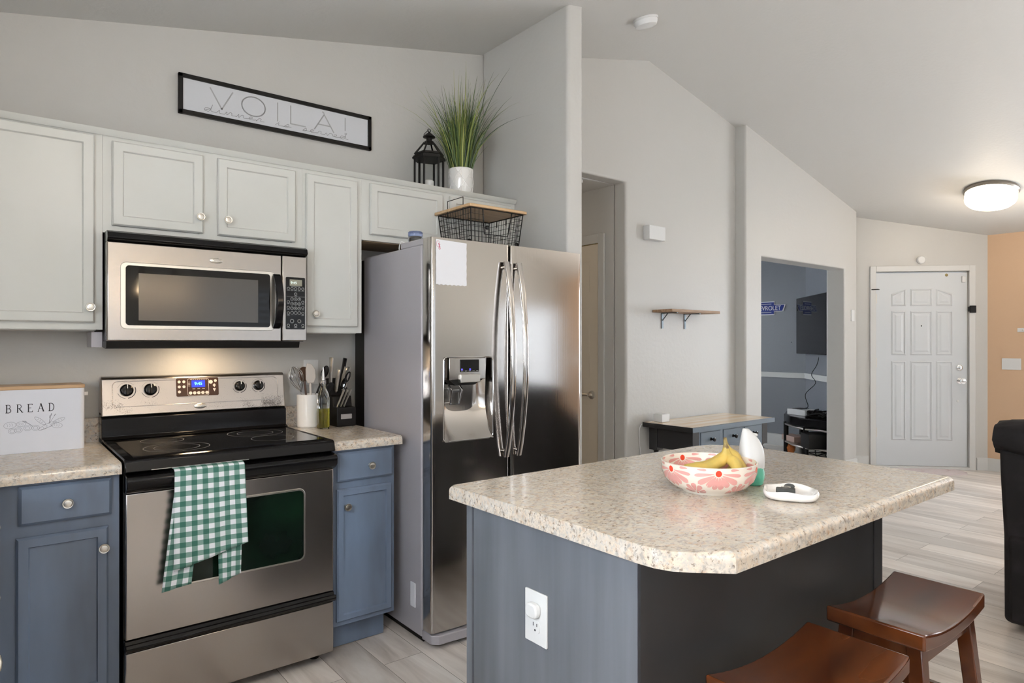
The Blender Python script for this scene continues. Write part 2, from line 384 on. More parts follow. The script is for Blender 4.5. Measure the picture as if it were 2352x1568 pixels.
# diagonal wall with the front door: origin at its left end, x runs along the wall
DW = Matrix.Translation((7.085, 3.305, 0)) @ Matrix.Rotation(-PI/4, 4, 'Z')
DL = 1.478
bm = bm_new(); d0, d1 = .372, 1.295       # door opening along the wall
prism(bm, [(0, 0), (d0, 0), (d0, 2.085), (d1, 2.085), (d1, 0), (DL, 0), (DL, 2.52), (0, 2.76)], 0, .12)
bmesh.ops.transform(bm, matrix=DW, verts=bm.verts); struct('wall_entry', bm, 'wall')
bm = bm_new(); box(bm, 8.13, 8.25, -3.3, 2.262, 0, 2.5); wt = struct('wall_tan', bm, 'tan')
bm = bm_new()                                # back wall with three windows
prism(bm, [(-.8, 0), (8.25, 0), (8.25, cz(8.2)+.04), (3.87, 3.5), (2.46, cz(2.46)+.04), (-.8, cz(-.8)+.04)], -3.32, -3.2)
wb = struct('wall_back', bm, 'wall')
bm = bm_new(); box(bm, -.78, -.66, -3.3, 3.3, 0, 2.53); wl = struct('wall_left', bm, 'wall')
def cut(o, boxes):
    for i, b in enumerate(boxes):
        bm = bm_new(); box(bm, *b); me = bpy.data.meshes.new('cut'); bm.to_mesh(me); bm.free()
        c = link(bpy.data.objects.new('cut', me)); md = o.modifiers.new('cut', 'BOOLEAN'); md.object = c; md.operation = 'DIFFERENCE'; md.solver = 'EXACT'
        dg = bpy.context.evaluated_depsgraph_get(); nm = bpy.data.meshes.new_from_object(o.evaluated_get(dg)); o.modifiers.remove(md); o.data = nm; bpy.data.objects.remove(c)
cut(wt, [(8.0, 8.4, -1.0, 1.2, .55, 2.15)])
cut(wb, [(5.9, 8.0, -3.5, -3.1, .55, 1.95), (1.95, 4.05, -3.5, -3.1, .05, 2.1), (.0, 1.1, -3.5, -3.1, .85, 2.1)])
cut(wl, [(-.9, -.5, -.25, 1.35, 1.10, 2.1), (-.9, -.5, -2.55, -.85, .8, 2.1)])
# hall beyond the opening
bm = bm_new(); box(bm, 3.613, 3.72, 3.341, 6.2, 0, 2.6); struct('wall_hall_right', bm, 'wall')
bm = bm_new(); box(bm, 2.59, 2.7, 3.341, 6.2, 0, 2.6); struct('wall_hall_left', bm, 'wall')
bm = bm_new(); box(bm, 2.59, 3.72, 6.2, 6.3, 0, 2.6); struct('wall_hall_end', bm, 'wall')
bm = bm_new(); box(bm, 2.7, 3.613, 3.341, 6.2, 2.505, 2.6); struct('ceiling_hall', bm, 'ceil')
# grey den
bm = bm_new(); box(bm, 8.0, 8.12, 4.145, 6.4, 0, 2.62); wd = struct('wall_den_far', bm, 'grey')
bm = bm_new(); prism(bm, [(8.0, 4.145), (7.2, 3.345), (7.28, 3.26), (8.12, 4.1)], 0, 2.62, 'z'); struct('wall_den_corner', bm, 'grey')
bm = bm_new(); box(bm, 3.72, 8.1, 6.3, 6.4, 0, 2.62); ws = struct('wall_den_side', bm, 'grey'); cut(ws, [(5.6, 6.8, 6.2, 6.5, .9, 2.1)])
bm = bm_new(); box(bm, 3.722, 5.262, 3.342, 3.36, 0, 2.6); struct('wall_den_near', bm, 'grey')
bm = bm_new(); box(bm, 3.6, 8.1, 3.312, 6.4, 2.62, 2.7); struct('ceiling_den', bm, 'ceil')
# chair rail and baseboards
bm = bm_new()
for z0, z1, t in ((.90, .93, .016), (.93, .95, .03), (.885, .90, .022)):
    prism(bm, [(8.0, 4.145), (8.0, 6.3), (8.0-t, 6.3), (8.0-t, 4.15), (7.17, 3.37-t+.02), (7.2, 3.345)], z0, z1, 'z')
struct('trim_2', bm, 'trimw')
def bboard(name, pts, h=.13, t=.014):
    bm = bm_new()
    for (x0, y0), (x1, y1) in pts:
        d = Vector((x1-x0, y1-y0)); n = Vector((d.y, -d.x)).normalized()*t
        prism(bm, [(x0, y0), (x1, y1), (x1+n.x, y1+n.y), (x0+n.x, y0+n.y)], 0, h-.012, 'z')
        n2 = n*.6
        prism(bm, [(x0, y0), (x1, y1), (x1+n2.x, y1+n2.y), (x0+n2.x, y0+n2.y)], h-.012, h, 'z')
    struct(name, bm, 'trimw')
bboard('baseboard_hall', [((3.635, 3.218), (5.012, 3.218))])
bboard('baseboard_den_opening', [((5.03, 3.12), (5.245, 3.12)), ((6.83, 3.12), (7.07, 3.12))])
def dp(u, v=0): p = DW @ Vector((u, v, 0)); return (p.x, p.y)
bboard('baseboard_entry', [(dp(.02), dp(d0-.075)), (dp(d1+.075), dp(DL))])
bboard('baseboard_tan', [((8.13, 2.262), (8.13, -3.2))])
bboard('baseboard_den', [((8.0, 6.3), (8.0, 4.145)), ((8.0, 4.145), (7.3, 3.445))], h=.15)
bboard('baseboard_back', [((6.1, -3.2), (4.1, -3.2))][::-1])
# windows
def window(name, w, h, loc, rz, blinds=False, bars=1):
    r = link(bpy.data.objects.new(name, None)); r.location = loc; r.rotation_euler = (0, 0, rz); r['kind'] = 'structure'; ROOT[r.name] = None
    bm = bm_new(); t = .045
    for a in ((-w/2, -w/2+t, 0, h), (w/2-t, w/2, 0, h), (-w/2+t, w/2-t, 0, t), (-w/2+t, w/2-t, h-t, h)): box(bm, a[0], a[1], .03, .09, a[2], a[3])
    for i in range(1, bars+1): x = -w/2+w*i/(bars+1); box(bm, x-.02, x+.02, .035, .085, 0, h)
    obj('window_frame', bm, 'trimw', r)
    bm = bm_new(); box(bm, -w/2+t, w/2-t, .058, .062, t, h-t); obj('window_pane', bm, 'pane', r)
    bm = bm_new(); box(bm, -w/2-.03, w/2+.03, -.03, .03, -.03, 0); obj('window_sill', bm, 'trimw', r)
    if blinds:
        bm = bm_new(); z = .03
        while z < h-.04:
            v = [bm.verts.new(p) for p in ((-w/2+.02, -.022, z-.022), (w/2-.02, -.022, z-.022), (w/2-.02, .026, z+.022), (-w/2+.02, .026, z+.022))]; bm.faces.new(v); z += .088
        box(bm, -w/2+.01, w/2-.01, -.02, .03, h-.04, h); obj('blind', bm, 'white', r)
    return r
window('window_1', 2.1, 1.4, (6.95, -3.21, .55), PI, True)
window('window_2', 2.1, 2.05, (3.0, -3.21, .05), PI, True)
window('window_3', 1.1, 1.25, (.55, -3.21, .85), PI)
window('window_4', 1.6, 1.0, (-.69, .55, 1.10), PI/2)
window('window_6', 2.2, 1.6, (8.16, .1, .55), -PI/2)
window('added_window', 1.7, 1.3, (-.69, -1.7, .8), PI/2)  # added window, out of view, opening for the nook fill
window('window_5', 1.2, 1.2, (6.2, 6.33, .9), 0)

# ---- front door (in the diagonal wall)
dr = link(bpy.data.objects.new('door_1', None)); dr.location = (7.085, 3.305, 0); dr.rotation_euler = (0, 0, -PI/4); dr['kind'] = 'structure'; ROOT[dr.name] = None
bm = bm_new(); c = .06
for x0, x1, z0, z1 in ((d0-c, d0, 0, 2.085+c), (d1, d1+c, 0, 2.085+c), (d0, d1, 2.085, 2.085+c)): box(bm, x0, x1, -.016, .02, z0, z1)
for x0, x1, z0, z1 in ((d0, d0+.008, 0, 2.085), (d1-.008, d1, 0, 2.085), (d0+.008, d1-.008, 2.077, 2.085)): box(bm, x0, x1, .021, .12, z0, z1)
obj('door_casing', bm, 'trimw', dr, bev=.004)
s0, s1 = d0+.011, d1-.011
bm = bm_new(); box(bm, s0, s1, .014, .054, .03, 2.07)
pc = [(.150, .300), (.340, .560), (.595, .760)]; pw = s1-s0; kx = pw/.9
for j, (a, b) in enumerate(pc):
    a = s0+a*kx; b = s0+b*kx
    for z0, z1 in ((.30, 1.14), (1.20, 1.67), (1.72, 1.88)):
        if z1 < 1.8:
            o_ = [(a, z0), (b, z0), (b, z1), (a, z1)]
        else:
            za, zb = {0: (1.85, 1.90), 1: (1.905, 1.905), 2: (1.90, 1.85)}[j]; o_ = [(a, z0), (b, z0), (b, zb), (a, za)]
        cx = (a+b)/2; czz = sum(p[1] for p in o_)/4
        def shrink(k): return [(p[0]+(k if p[0] < cx else -k), p[1]+(k if p[1] < czz else -k)) for p in o_]
        L_ = [(o_, .0139), (shrink(.012), .006), (shrink(.02), .0135), (shrink(.034), .0135), (shrink(.05), .0085)]
        rows = [[bm.verts.new((p[0], y, p[1])) for p in q] for q, y in L_]
        for r0, r1 in zip(rows, rows[1:]):
            for i in range(4): bm.faces.new((r0[i], r0[(i+1) % 4], r1[(i+1) % 4], r1[i]))
        bm.faces.new(rows[-1])
obj('door_panel', bm, 'doorw', dr, ang=15)
bm = bm_new(); box(bm, d0, d1, -.03, .12, 0, .028); obj('threshold', bm, 'trimw', dr, bev=.004)
bm = bm_new(); lathe(bm, [(.0, 0), (.033, 0), (.033, .008), (.014, .012), (.012, .035), (.022, .042), (.030, .055), (.028, .068), (.0, .074)], (s1-.07, .014, .934), (0, -1, 0), 24); obj('door_knob', bm, 'chrome', dr)
bm = bm_new(); lathe(bm, [(.0, 0), (.03, 0), (.03, .012), (.022, .018), (0, .018)], (s1-.075, .014, 1.071), (0, -1, 0), 24); box(bm, s1-.081, s1-.069, -.018, 0, 1.055, 1.087); obj('deadbolt', bm, 'chrome', dr)
bm = bm_new(); lathe(bm, [(0, 0), (.012, 0), (.010, .006), (0, .008)], (s1-.09, .014, .72), (0, -1, 0), 14); obj('door_bumper', bm, 'white', dr)
bm = bm_new(); cyl(bm, (s0+.45, .015, 1.51), (s0+.45, .008, 1.51), .007); obj('peephole', bm, 'blackm', dr)
for z in (1.80, 1.12, .38):
    bm = bm_new(); box(bm, d0+.001, d0+.012, -.004, .016, z-.05, z+.05); obj('hinge', bm, 'satin', dr)
bm = bm_new(); tube(bm, [(d0-.05, -.02, 1.895), (d0+.01, -.03, 1.897), (d0+.03, -.01, 1.897)], .006, 8); obj('door_stop', bm, 'blackm', dr)
bm = bm_new(); box(bm, d1-.003, d1+.055, -.035, -.017, 1.645, 1.72); box(bm, d1-.012, d1+.01, -.03, .0, 1.66, 1.71); obj('swing_latch', bm, 'blackm', dr, bev=.003)
bm = bm_new(); box(bm, s1-.055, s1-.02, -.006, .013, 1.965, 2.03); obj('door_sensor', bm, 'white', dr, bev=.004)
bm = bm_new(); lathe(bm, [(0, 0), (.016, 0), (.012, .008), (0, .01)], (s1-.2, .014, 2.045), (0, -1, 0), 12); obj('wreath_hook', bm, 'stem', dr)
# ---- hall door in the right hall wall (faces -x)
hd = link(bpy.data.objects.new('door_2', None)); hd.location = (3.613, 3.487, 0); hd.rotation_euler = (0, 0, -PI/2); hd['kind'] = 'structure'; ROOT[hd.name] = None
# local x: towards -y ; the door runs from x=0 (near) to x=-.76 (far)
bm = bm_new()
for x0, x1, z0, z1 in ((0, .062, 0, 2.16), (-.83, -.77, 0, 2.16), (-.77, 0, 2.09, 2.16)): box(bm, x0, x1, -.018, 0, z0, z1)
obj('door_casing', bm, 'wall', hd, bev=.004)
bm = bm_new(); box(bm, -.766, -.003, -.008, -.001, .01, 2.083)
for a, b in ((-.66, -.43), (-.33, -.10)):
    for z0, z1 in ((.2, .85), (1.05, 1.6), (1.72, 1.95)):
        f = box(bm, a, b, -.009, -.0075, z0, z1)[2]; bmesh.ops.inset_region(bm, faces=[f], thickness=.02, depth=.008); bmesh.ops.inset_region(bm, faces=[f], thickness=.02, depth=-.006)
obj('door_panel', bm, 'halld', hd)
bm = bm_new(); lathe(bm, [(0, 0), (.033, 0), (.033, .006), (.012, .012), (.012, .05), (0, .05)], (-.07, -.009, .93), (0, -1, 0), 20); tube(bm, [(-.07, -.055, .93), (-.10, -.06, .932), (-.18, -.055, .925)], .01, 10); obj('door_lever', bm, 'satin', hd)
bm = bm_new(); box(bm, -.766, -.003, -.0095, -.0005, 2.083, 2.09); obj('door_gap', bm, 'stem', hd)
# ================================================================== kitchen cabinets
def knob(parent, x, y, z, d=(0, -1, 0), name='knob'):
    bm = bm_new(); lathe(bm, [(0, 0), (.0075, 0), (.006, .008), (.0065, .016), (.0155, .021), (.0165, .025), (.0155, .028), (.0125, .0275), (.012, .026), (.011, .0285), (0, .031)], (x, y, z), d, 24)
    return obj(name, bm, 'satin', parent)
# uppers -----------------------------------------------------------
def upper(label, x0, x1, z0, z1, doors, kn):
    t = thing('wall_cabinet', label, 'cabinet', ((x0+x1)/2, 3.1, z0), group='white wall cabinets')
    bm = bm_new(); box(bm, x0, x1, 2.958, WY-.002, z0, z1)
    box(bm, x0, x1, 2.94, 2.958, z0, z0+.028); box(bm, x0, x1, 2.94, 2.958, z1-.03, z1)
    e = sorted([x0]+[v for d in doors for v in (d[0]+.012, d[1]-.012)]+[x1])
    for a, b in zip(e[::2], e[1::2]): box(bm, a, b, 2.94, 2.958, z0+.028, z1-.03)
    obj('cabinet_body', bm, 'cabw', t)
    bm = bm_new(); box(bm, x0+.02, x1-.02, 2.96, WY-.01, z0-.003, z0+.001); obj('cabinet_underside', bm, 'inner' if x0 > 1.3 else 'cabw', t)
    for i, (a, b, c, d) in enumerate(doors):
        bm = bm_new(); raised_panel(bm, a, b, c, d, 2.94, th=.02, fw=.044); dd = obj('door', bm, 'cabw', t, bev=.0012, seg=1)
        if kn[i]: knob(dd, kn[i][0], 2.92, kn[i][1])
    return t
upper('large white shaker wall cabinet at the far left, left of the microwave', -.62, .325, 1.379, 2.13, [(-.27, .298, 1.405, 2.119)], [(.282, 1.463)])
upper('white two door wall cabinet directly above the microwave', .3255, 1.104, 1.753, 2.13, [(.355, .681, 1.783, 2.108), (.737, 1.069, 1.783, 2.108)], [(.665, 1.847), (.772, 1.846)])
upper('narrow tall white wall cabinet between microwave and refrigerator', 1.1045, 1.397, 1.376, 2.13, [(1.117, 1.371, 1.404, 2.106)], [(1.154, 1.463)])
upper('white wall cabinet above the refrigerator, partly behind the wire basket', 1.3975, 2.349, 1.83, 2.13, [(1.438, 1.852, 1.858, 2.11), (1.90, 2.31, 1.858, 2.11)], [None, None])
bm = bm_new(); prism(bm, [(2.918, 2.147), (WY-.002, 2.147), (WY-.002, 2.131), (2.936, 2.131), (2.934, 2.125), (2.924, 2.135)], -.62, 2.35, 'x'); struct('trim_1', bm, 'cabw')
# base -------------------------------------------------------------
def base(label, x0, x1, yb=WY-.002):
    t = thing('base_cabinet', label, 'cabinet', ((x0+x1)/2, 2.95, 0), group='slate blue base cabinets')
    bm = bm_new(); box(bm, x0, x1, 2.638, yb, .122, .875); box(bm, x0, x1-.015, 2.71, yb, .003, .122); obj('cabinet_body', bm, 'cabb', t, bev=.001, seg=1)
    return t
t = base('slate blue base cabinet left of the range under the bread box', -.01, .342)
bm = bm_new(); raised_panel(bm, .06, .318, .738, .864, 2.638, fw=0, lip=.022); d = obj('drawer', bm, 'cabb', t); knob(d, .19, 2.6185, .799)
bm = bm_new(); raised_panel(bm, .054, .308, .142, .699, 2.638, fw=.036, lip=.016); d = obj('door', bm, 'cabb', t); knob(d, .292, 2.6185, .631)
t = base('narrow slate blue base cabinet between range and refrigerator', 1.118, 1.412)
bm = bm_new(); raised_panel(bm, 1.139, 1.398, .738, .862, 2.638, fw=0, lip=.022); d = obj('drawer', bm, 'cabb', t); knob(d, 1.284, 2.6185, .797)
bm = bm_new(); raised_panel(bm, 1.136, 1.394, .144, .706, 2.638, fw=.03, lip=.016); d = obj('door', bm, 'cabb', t); knob(d, 1.173, 2.6185, .633)
# perpendicular run along the left wall (only its knobs reach into the frame)
t = thing('base_cabinet', 'dark base cabinet run at the far left edge whose knobs stick into view', 'cabinet', (-.3, 1.9, 0))
bm = bm_new(); box(bm, -.655, -.035, 1.0, 2.636, .122, .875); box(bm, -.655, -.1, 1.0, 2.636, .003, .122); obj('cabinet_body', bm, 'cabb', t)
def leftfront(y0, y1, z0, z1, kz, ky, name):
    bm = bm_new(); raised_panel(bm, y0, y1, z0, z1, 0, th=.018, fw=0, lip=.02)
    bmesh.ops.transform(bm, matrix=T((-.035, 0, 0)) @ Matrix.Rotation(PI/2, 4, 'Z'), verts=bm.verts); d = obj(name, bm, 'cabb', t)
    knob(d, -.017, ky, kz, (1, 0, 0))
    return d
leftfront(2.12, 2.56, .72, .862, .79, 2.42, 'drawer'); leftfront(2.12, 2.56, .47, .70, .585, 2.42, 'drawer'); leftfront(2.12, 2.56, .142, .45, .435, 2.32, 'drawer')
leftfront(1.2, 1.78, .142, .86, .664, 1.72, 'door')
# counters ---------------------------------------------------------
def counter_bm(x0, x1):
    bm = bm_new(); y0 = 2.600; r = .019
    prof = [(WY-.002, .876), (y0, .876)]+arc(y0+r, .914-r, r, r, 180, 90, 6)+[(WY-.024, .914), (WY-.022, 1.012), (WY-.002, 1.014)]
    prism(bm, prof, x0, x1, 'x'); return bm
bm = counter_bm(-.655, .3445)
t1 = single('countertop', bm, 'lam', 'speckled beige laminate countertop left of the range with the bread box on it', 'countertop', 'kitchen counter laminate')
bm = counter_bm(1.1155, 1.434)
single('countertop', bm, 'lam', 'short speckled laminate countertop between range and refrigerator, holding the knife block', 'countertop', 'kitchen counter laminate')
bm = bm_new(); box(bm, -.655, -.004, .98, 2.597, .876, .914); single('countertop', bm, 'lam', 'laminate countertop on the cabinet run at the far left', 'countertop', 'kitchen counter laminate', bev=.008)

# ================================================================== range
R0, R1 = .351, 1.109
rg = thing('range', 'freestanding stainless and black electric range with glass cooktop', 'range', ((R0+R1)/2, 2.9, 0))
bm = bm_new(); box(bm, R0, R1, 2.622, 3.235, .04, .885); obj('body', bm, 'blackm', rg)
for x in (R0+.05, R1-.05):
    for y in (2.68, 3.18): bm = bm_new(); cyl(bm, (x, y, .001), (x, y, .045), .018); obj('foot', bm, 'blackm', rg)
bm = bm_new(); prism(bm, [(2.578, .88), (2.588, .918), (2.60, .925), (3.13, .925), (3.15, .935), (3.235, .935), (3.235, .88)], R0-.001, R1+.001, 'x'); ct = obj('cooktop_frame', bm, 'black', rg, bev=.004)
bm = bm_new(); box(bm, R0+.03, R1-.03, 2.625, 3.10, .925, .9285); gl = obj('cooktop_glass', bm, 'blackglass', rg)
for cx, cy, r in ((R0+.20, 2.77, .115), (R0+.20, 2.77, .080), (R0+.19, 2.995, .080), (R1-.19, 2.785, .085), (R1-.20, 2.985, .115), (R1-.20, 2.985, .075)):
    bm = bm_new(); n = 64; a = [bm.verts.new((cx+r*math.cos(2*PI*i/n), cy+r*math.sin(2*PI*i/n), .9289)) for i in range(n)]; b = [bm.verts.new((cx+(r-.0016)*math.cos(2*PI*i/n), cy+(r-.0016)*math.sin(2*PI*i/n), .9289)) for i in range(n)]
    for i in range(n): bm.faces.new((a[i], a[(i+1) % n], b[(i+1) % n], b[i]))
    obj('burner_ring', bm, 'btnring', gl)
def worn():
    m = mat('worn_stainless', (.47, .435, .41), .28, 1); t, N, L, P = nt(m)
    tc = N.new('ShaderNodeTexCoord'); n = N.new('ShaderNodeTexNoise'); n.inputs['Scale'].default_value = 420; n.inputs['Detail'].default_value = 2; L.new(tc.outputs['Object'], n.inputs['Vector'])
    n2 = N.new('ShaderNodeTexNoise'); n2.inputs['Scale'].default_value = 9; n2.inputs['Detail'].default_value = 3; L.new(tc.outputs['Object'], n2.inputs['Vector'])
    sp = N.new('ShaderNodeSeparateXYZ'); L.new(tc.outputs['Object'], sp.inputs[0])
    mr = N.new('ShaderNodeMapRange'); mr.inputs[1].default_value = 1.045; mr.inputs[2].default_value = 1.10; mr.inputs[3].default_value = 1; mr.inputs[4].default_value = 0; L.new(sp.outputs[2], mr.inputs[0])
    ax = N.new('ShaderNodeMath'); ax.operation = 'ABSOLUTE'; L.new(sp.outputs[0], ax.inputs[0])
    mx = N.new('ShaderNodeMapRange'); mx.inputs[1].default_value = .12; mx.inputs[2].default_value = .26; mx.inputs[3].default_value = .25; mx.inputs[4].default_value = 1; L.new(ax.outputs[0], mx.inputs[0])
    def mul(a, b): q = N.new('ShaderNodeMath'); q.operation = 'MULTIPLY'; L.new(a, q.inputs[0]); L.new(b, q.inputs[1]); return q.outputs[0]
    r2 = N.new('ShaderNodeMapRange'); r2.inputs[1].default_value = .42; r2.inputs[2].default_value = .58; L.new(n2.outputs[0], r2.inputs[0])
    k = mul(mul(mr.outputs[0], mx.outputs[0]), r2.outputs[0])
    ad = N.new('ShaderNodeMath'); ad.operation = 'MULTIPLY_ADD'; ad.inputs[1].default_value = .27; L.new(k, ad.inputs[0]); L.new(n.outputs[0], ad.inputs[2])
    g = N.new('ShaderNodeValToRGB'); g.color_ramp.elements[0].position = .70; g.color_ramp.elements[1].position = .74; g.color_ramp.elements[0].color = (.47, .435, .41, 1); g.color_ramp.elements[1].color = (.10, .09, .085, 1)
    L.new(ad.outputs[0], g.inputs[0]); L.new(g.outputs[0], P.inputs['Base Color']); return m
M['wornsteel'] = worn()
# backguard: black lower part + leaning stainless panel
bm = bm_new(); prism(bm, [(3.125, .93), (3.150, .938), (3.152, 1.014), (3.168, 1.02), (3.168, 1.04), (3.235, 1.04), (3.235, .93)], R0-.006, R1-.004, 'x'); obj('backguard_base', bm, 'black', rg, bev=.003)
bm = bm_new(); prism(bm, [(3.156, 1.022), (3.160, 1.05), (3.178, 1.178), (3.19, 1.186), (3.235, 1.186), (3.235, 1.022)], R0-.006, R1-.006, 'x'); bg = obj('backguard', bm, 'wornsteel', rg, bev=.005)
BG = T((0, 3.1565, 1.025)) @ Matrix.Rotation(math.atan2(.022, .156)*-1, 4, 'X')     # plane of the panel, z up along it
def onbg(bm): bmesh.ops.transform(bm, matrix=BG, verts=bm.verts); return bm
bm = bm_new()
pts = rrect(R0+.035, R1-.04, .035, .142, .02)
for k, (off, y) in enumerate(((0, -.0005), )):
    tube(bm, [(p[0], .0005, p[1]) for p in pts], .0018, 6, closed=True)
obj('pressed_panel_edge', onbg(bm), 'steelr', bg)
for x, big in ((R0+.086, 1), (R0+.175, 1), (R1-.215, .9), (R1-.130, .9)):
    bm = bm_new(); zc = .104
    lathe(bm, [(0, 0), (.026*big, 0), (.025*big, .010), (.021*big, .012), (.019*big, .024), (0, .026)], (x, -.001, zc), (0, -1, 0), 28)
    box(bm, x-.0045, x+.0045, -.032, -.012, zc-.02*big, zc+.02*big); kb = obj('burner_knob', onbg(bm), 'black', rg, bev=.001)
    bm = bm_new(); box(bm, x-.0015, x+.0015, -.0325, -.018, zc+.006, zc+.022*big); obj('pointer', onbg(bm), 'white', kb)
    bm = bm_new(); ribbon(bm, arc(x, zc, .034*big, .034*big, 200, 262, 10), .0014, -.001); ribbon(bm, arc(x, zc, .034*big, .034*big, -80, 20, 14), .0028, -.001); ribbon(bm, arc(x, zc, .034*big, .034*big, 40, 160, 14), .0006, -.001)
    obj('dial_print', onbg(bm), 'inkblack', bg)
bm = bm_new(); prism(bm, rrect(R0+.276, R0+.451, .067, .148, .006, 4), -.003, .001); cp = obj('control_panel', onbg(bm), 'brownpanel', rg)
px = R0+.276
for q in [(px+.012+.019*i, .132-.022*j, .0062) for i in range(2) for j in range(2)]+[(px+.012, .088, .0062)]+[(px+.057+.017*i, .081, .007) for i in range(5)]+[(px+.142, .128, .0085), (px+.162, .133, .006)]:
    bm = bm_new(); cyl(bm, (q[0], -.0036, q[1]), (q[0], -.003, q[1]), q[2], n=16); obj('button', onbg(bm), 'button', cp)
for q in ([(px+.15, .113), (px+.157, .103), (px+.163, .113), (px+.157, .121)], [(px+.15, .098), (px+.157, .084), (px+.163, .098)]): bm = bm_new(); prism(bm, q, -.0036, -.003); obj('arrow_button', onbg(bm), 'button', cp)
bm = bm_new(); ribbon(bm, rrect(px+.046, px+.133, .070, .144, .006, 3), .0012, -.003, closed=True)
for i in range(8): ribbon(bm, [(px+.058+i*.009, .141), (px+.063+i*.009, .141)], .0012, -.003)
for i in range(3): ribbon(bm, [(px+.066+i*.02, .099), (px+.076+i*.02, .099)], .0016, -.003)
for i in range(4): ribbon(bm, [(px+.048, .112+i*.006), (px+.056, .112+i*.006)], .0012, -.003)
obj('panel_print', onbg(bm), 'button', cp)
bm = bm_new(); box(bm, px+.062, px+.118, -.0038, -.003, .106, .137); sc_ = obj('clock_display', onbg(bm), 'lcdblue', cp)
bm = text_bm('9:45', .019, T((px+.090, -.004, .1215))); obj('clock_digits', onbg(bm), 'cyan', sc_)
bm = bm_new(); lathe(bm, [(0, 0), (.027, 0), (.026, .004), (.018, .006), (0, .0065)], (R0+.372, -.001, .022), (0, -1, 0), 32, sy=.42); bd = obj('badge', onbg(bm), 'satin', rg)
bm = bm_new(); ribbon(bm, smooth([(R0+.355, .022), (R0+.361, .025), (R0+.365, .019), (R0+.37, .024), (R0+.376, .020), (R0+.382, .024), (R0+.388, .021)]), .001, -.0075); obj('badge_script', onbg(bm), 'inkgrey', bd)
# oven door
OD = bm_new(); box(OD, R0+.003, R1-.003, 2.590, 2.622, .298, .806); od = obj('oven_door', OD, 'steelr', rg, bev=.004)
bm = bm_new(); prism(bm, rrect(.520, .985, .452, .744, .026, 5), 2.586, 2.592); wf = obj('oven_window_bezel', bm, 'satin', od, bev=.002)
bm = bm_new(); prism(bm, rrect(.528, .977, .460, .736, .02, 5), 2.5845, 2.590); obj('oven_window', bm, 'ovenglass', od)
bm = bm_new()
prism(bm, [(2.622, .806), (2.590, .806), (2.570, .815), (2.552, .832), (2.548, .856), (2.556, .868), (2.600, .874), (2.622, .874)], R0+.001, R1-.001, 'x'); obj('oven_handle', bm, 'black', od, bev=.004)
bm = bm_new(); box(bm, R0+.08, R0+.41, 2.5745, 2.578, .8835, .8855); obj('vent_strip', bm, 'satin', rg)
bm = bm_new(); prism(bm, [(2.622, .255), (2.592, .255), (2.575, .262), (2.566, .275), (2.574, .288), (2.586, .282), (2.596, .296), (2.622, .296)], R0, R1, 'x'); obj('drawer_handle', bm, 'black', rg, bev=.003)
bm = bm_new(); box(bm, R0+.002, R1-.002, 2.592, 2.622, .045, .254); obj('storage_drawer', bm, 'steelr', rg, bev=.004)

# towel over the oven handle ---------------------------------------
def sheet(bm, x0a, x1a, x0b, x1b, zt, zb0, zb1, y, wav, nx=26, nz=30, ph=0, over=True, uv0=(0, 0), ybk=None):
    """hanging cloth: top edge x0a..x1a at zt, bottom edge x0b..x1b at heights zb0..zb1"""
    uvl = bm.loops.layers.uv.verify(); g = []
    for j in range(nz+1):
        t = j/nz; row = []
        for i in range(nx+1):
            s = i/nx; xa = x0a+(x1a-x0a)*s; xb = x0b+(x1b-x0b)*s; x = xa+(xb-xa)*t; zb = zb0+(zb1-zb0)*s
            z = zt+(zb-zt)*t; a = wav*min(1, t*1.6+.15)
            yy = y+a*(math.sin(s*9+ph+t*1.2)*.6+math.sin(s*17+ph*2+t*2)*.35)-.004*t
            row.append((bm.verts.new((x, yy, z)), (uv0[0]+s*(x1a-x0a), uv0[1]-t*abs(zb-zt))))
        g.append(row)
    for j in range(nz):
        for i in range(nx):
            q = (g[j][i], g[j][i+1], g[j+1][i+1], g[j+1][i]); f = bm.faces.new([v[0] for v in q])
            for lp, v in zip(f.loops, q): lp[uvl].uv = v[1]
    return g
bm = bm_new(); uvl = bm.loops.layers.uv.verify()
g1 = sheet(bm, .496, .733, .493, .744, .876, .525, .585, 2.532, .005)
top_ = []
prof = [(2.540, .881), (2.56, .884), (2.59, .882), (2.606, .880)]
prev = g1[0]
for k, (yy, zz) in enumerate(prof):
    row = [(bm.verts.new((p[0].co.x, yy, zz)), (p[1][0], p[1][1]+.015*(k+1))) for p in prev] if k == 0 else [(bm.verts.new((p[0].co.x, yy, zz)), (p[1][0], p[1][1]+.02)) for p in prev]
    for i in range(len(row)-1):
        q = (row[i], row[i+1], prev[i+1], prev[i]); f = bm.faces.new([v[0] for v in q])
        for lp, v in zip(f.loops, q): lp[uvl].uv = v[1]
    prev = row
sheet(bm, .498, .59, .457, .552, .80, .457, .468, 2.5475, .003, nx=12, ph=2, uv0=(.3, 0))
sheet(bm, .64, .733, .645, .722, .80, .442, .470, 2.5475, .003, nx=12, ph=1, uv0=(.6, .01))
tw = single('dish_towel', bm, 'gingham', 'green and white gingham dish towel hanging over the oven door handle', 'towel', ang=60)
md = tw.modifiers.new('thick', 'SOLIDIFY'); md.thickness = .0025; md.offset = 0

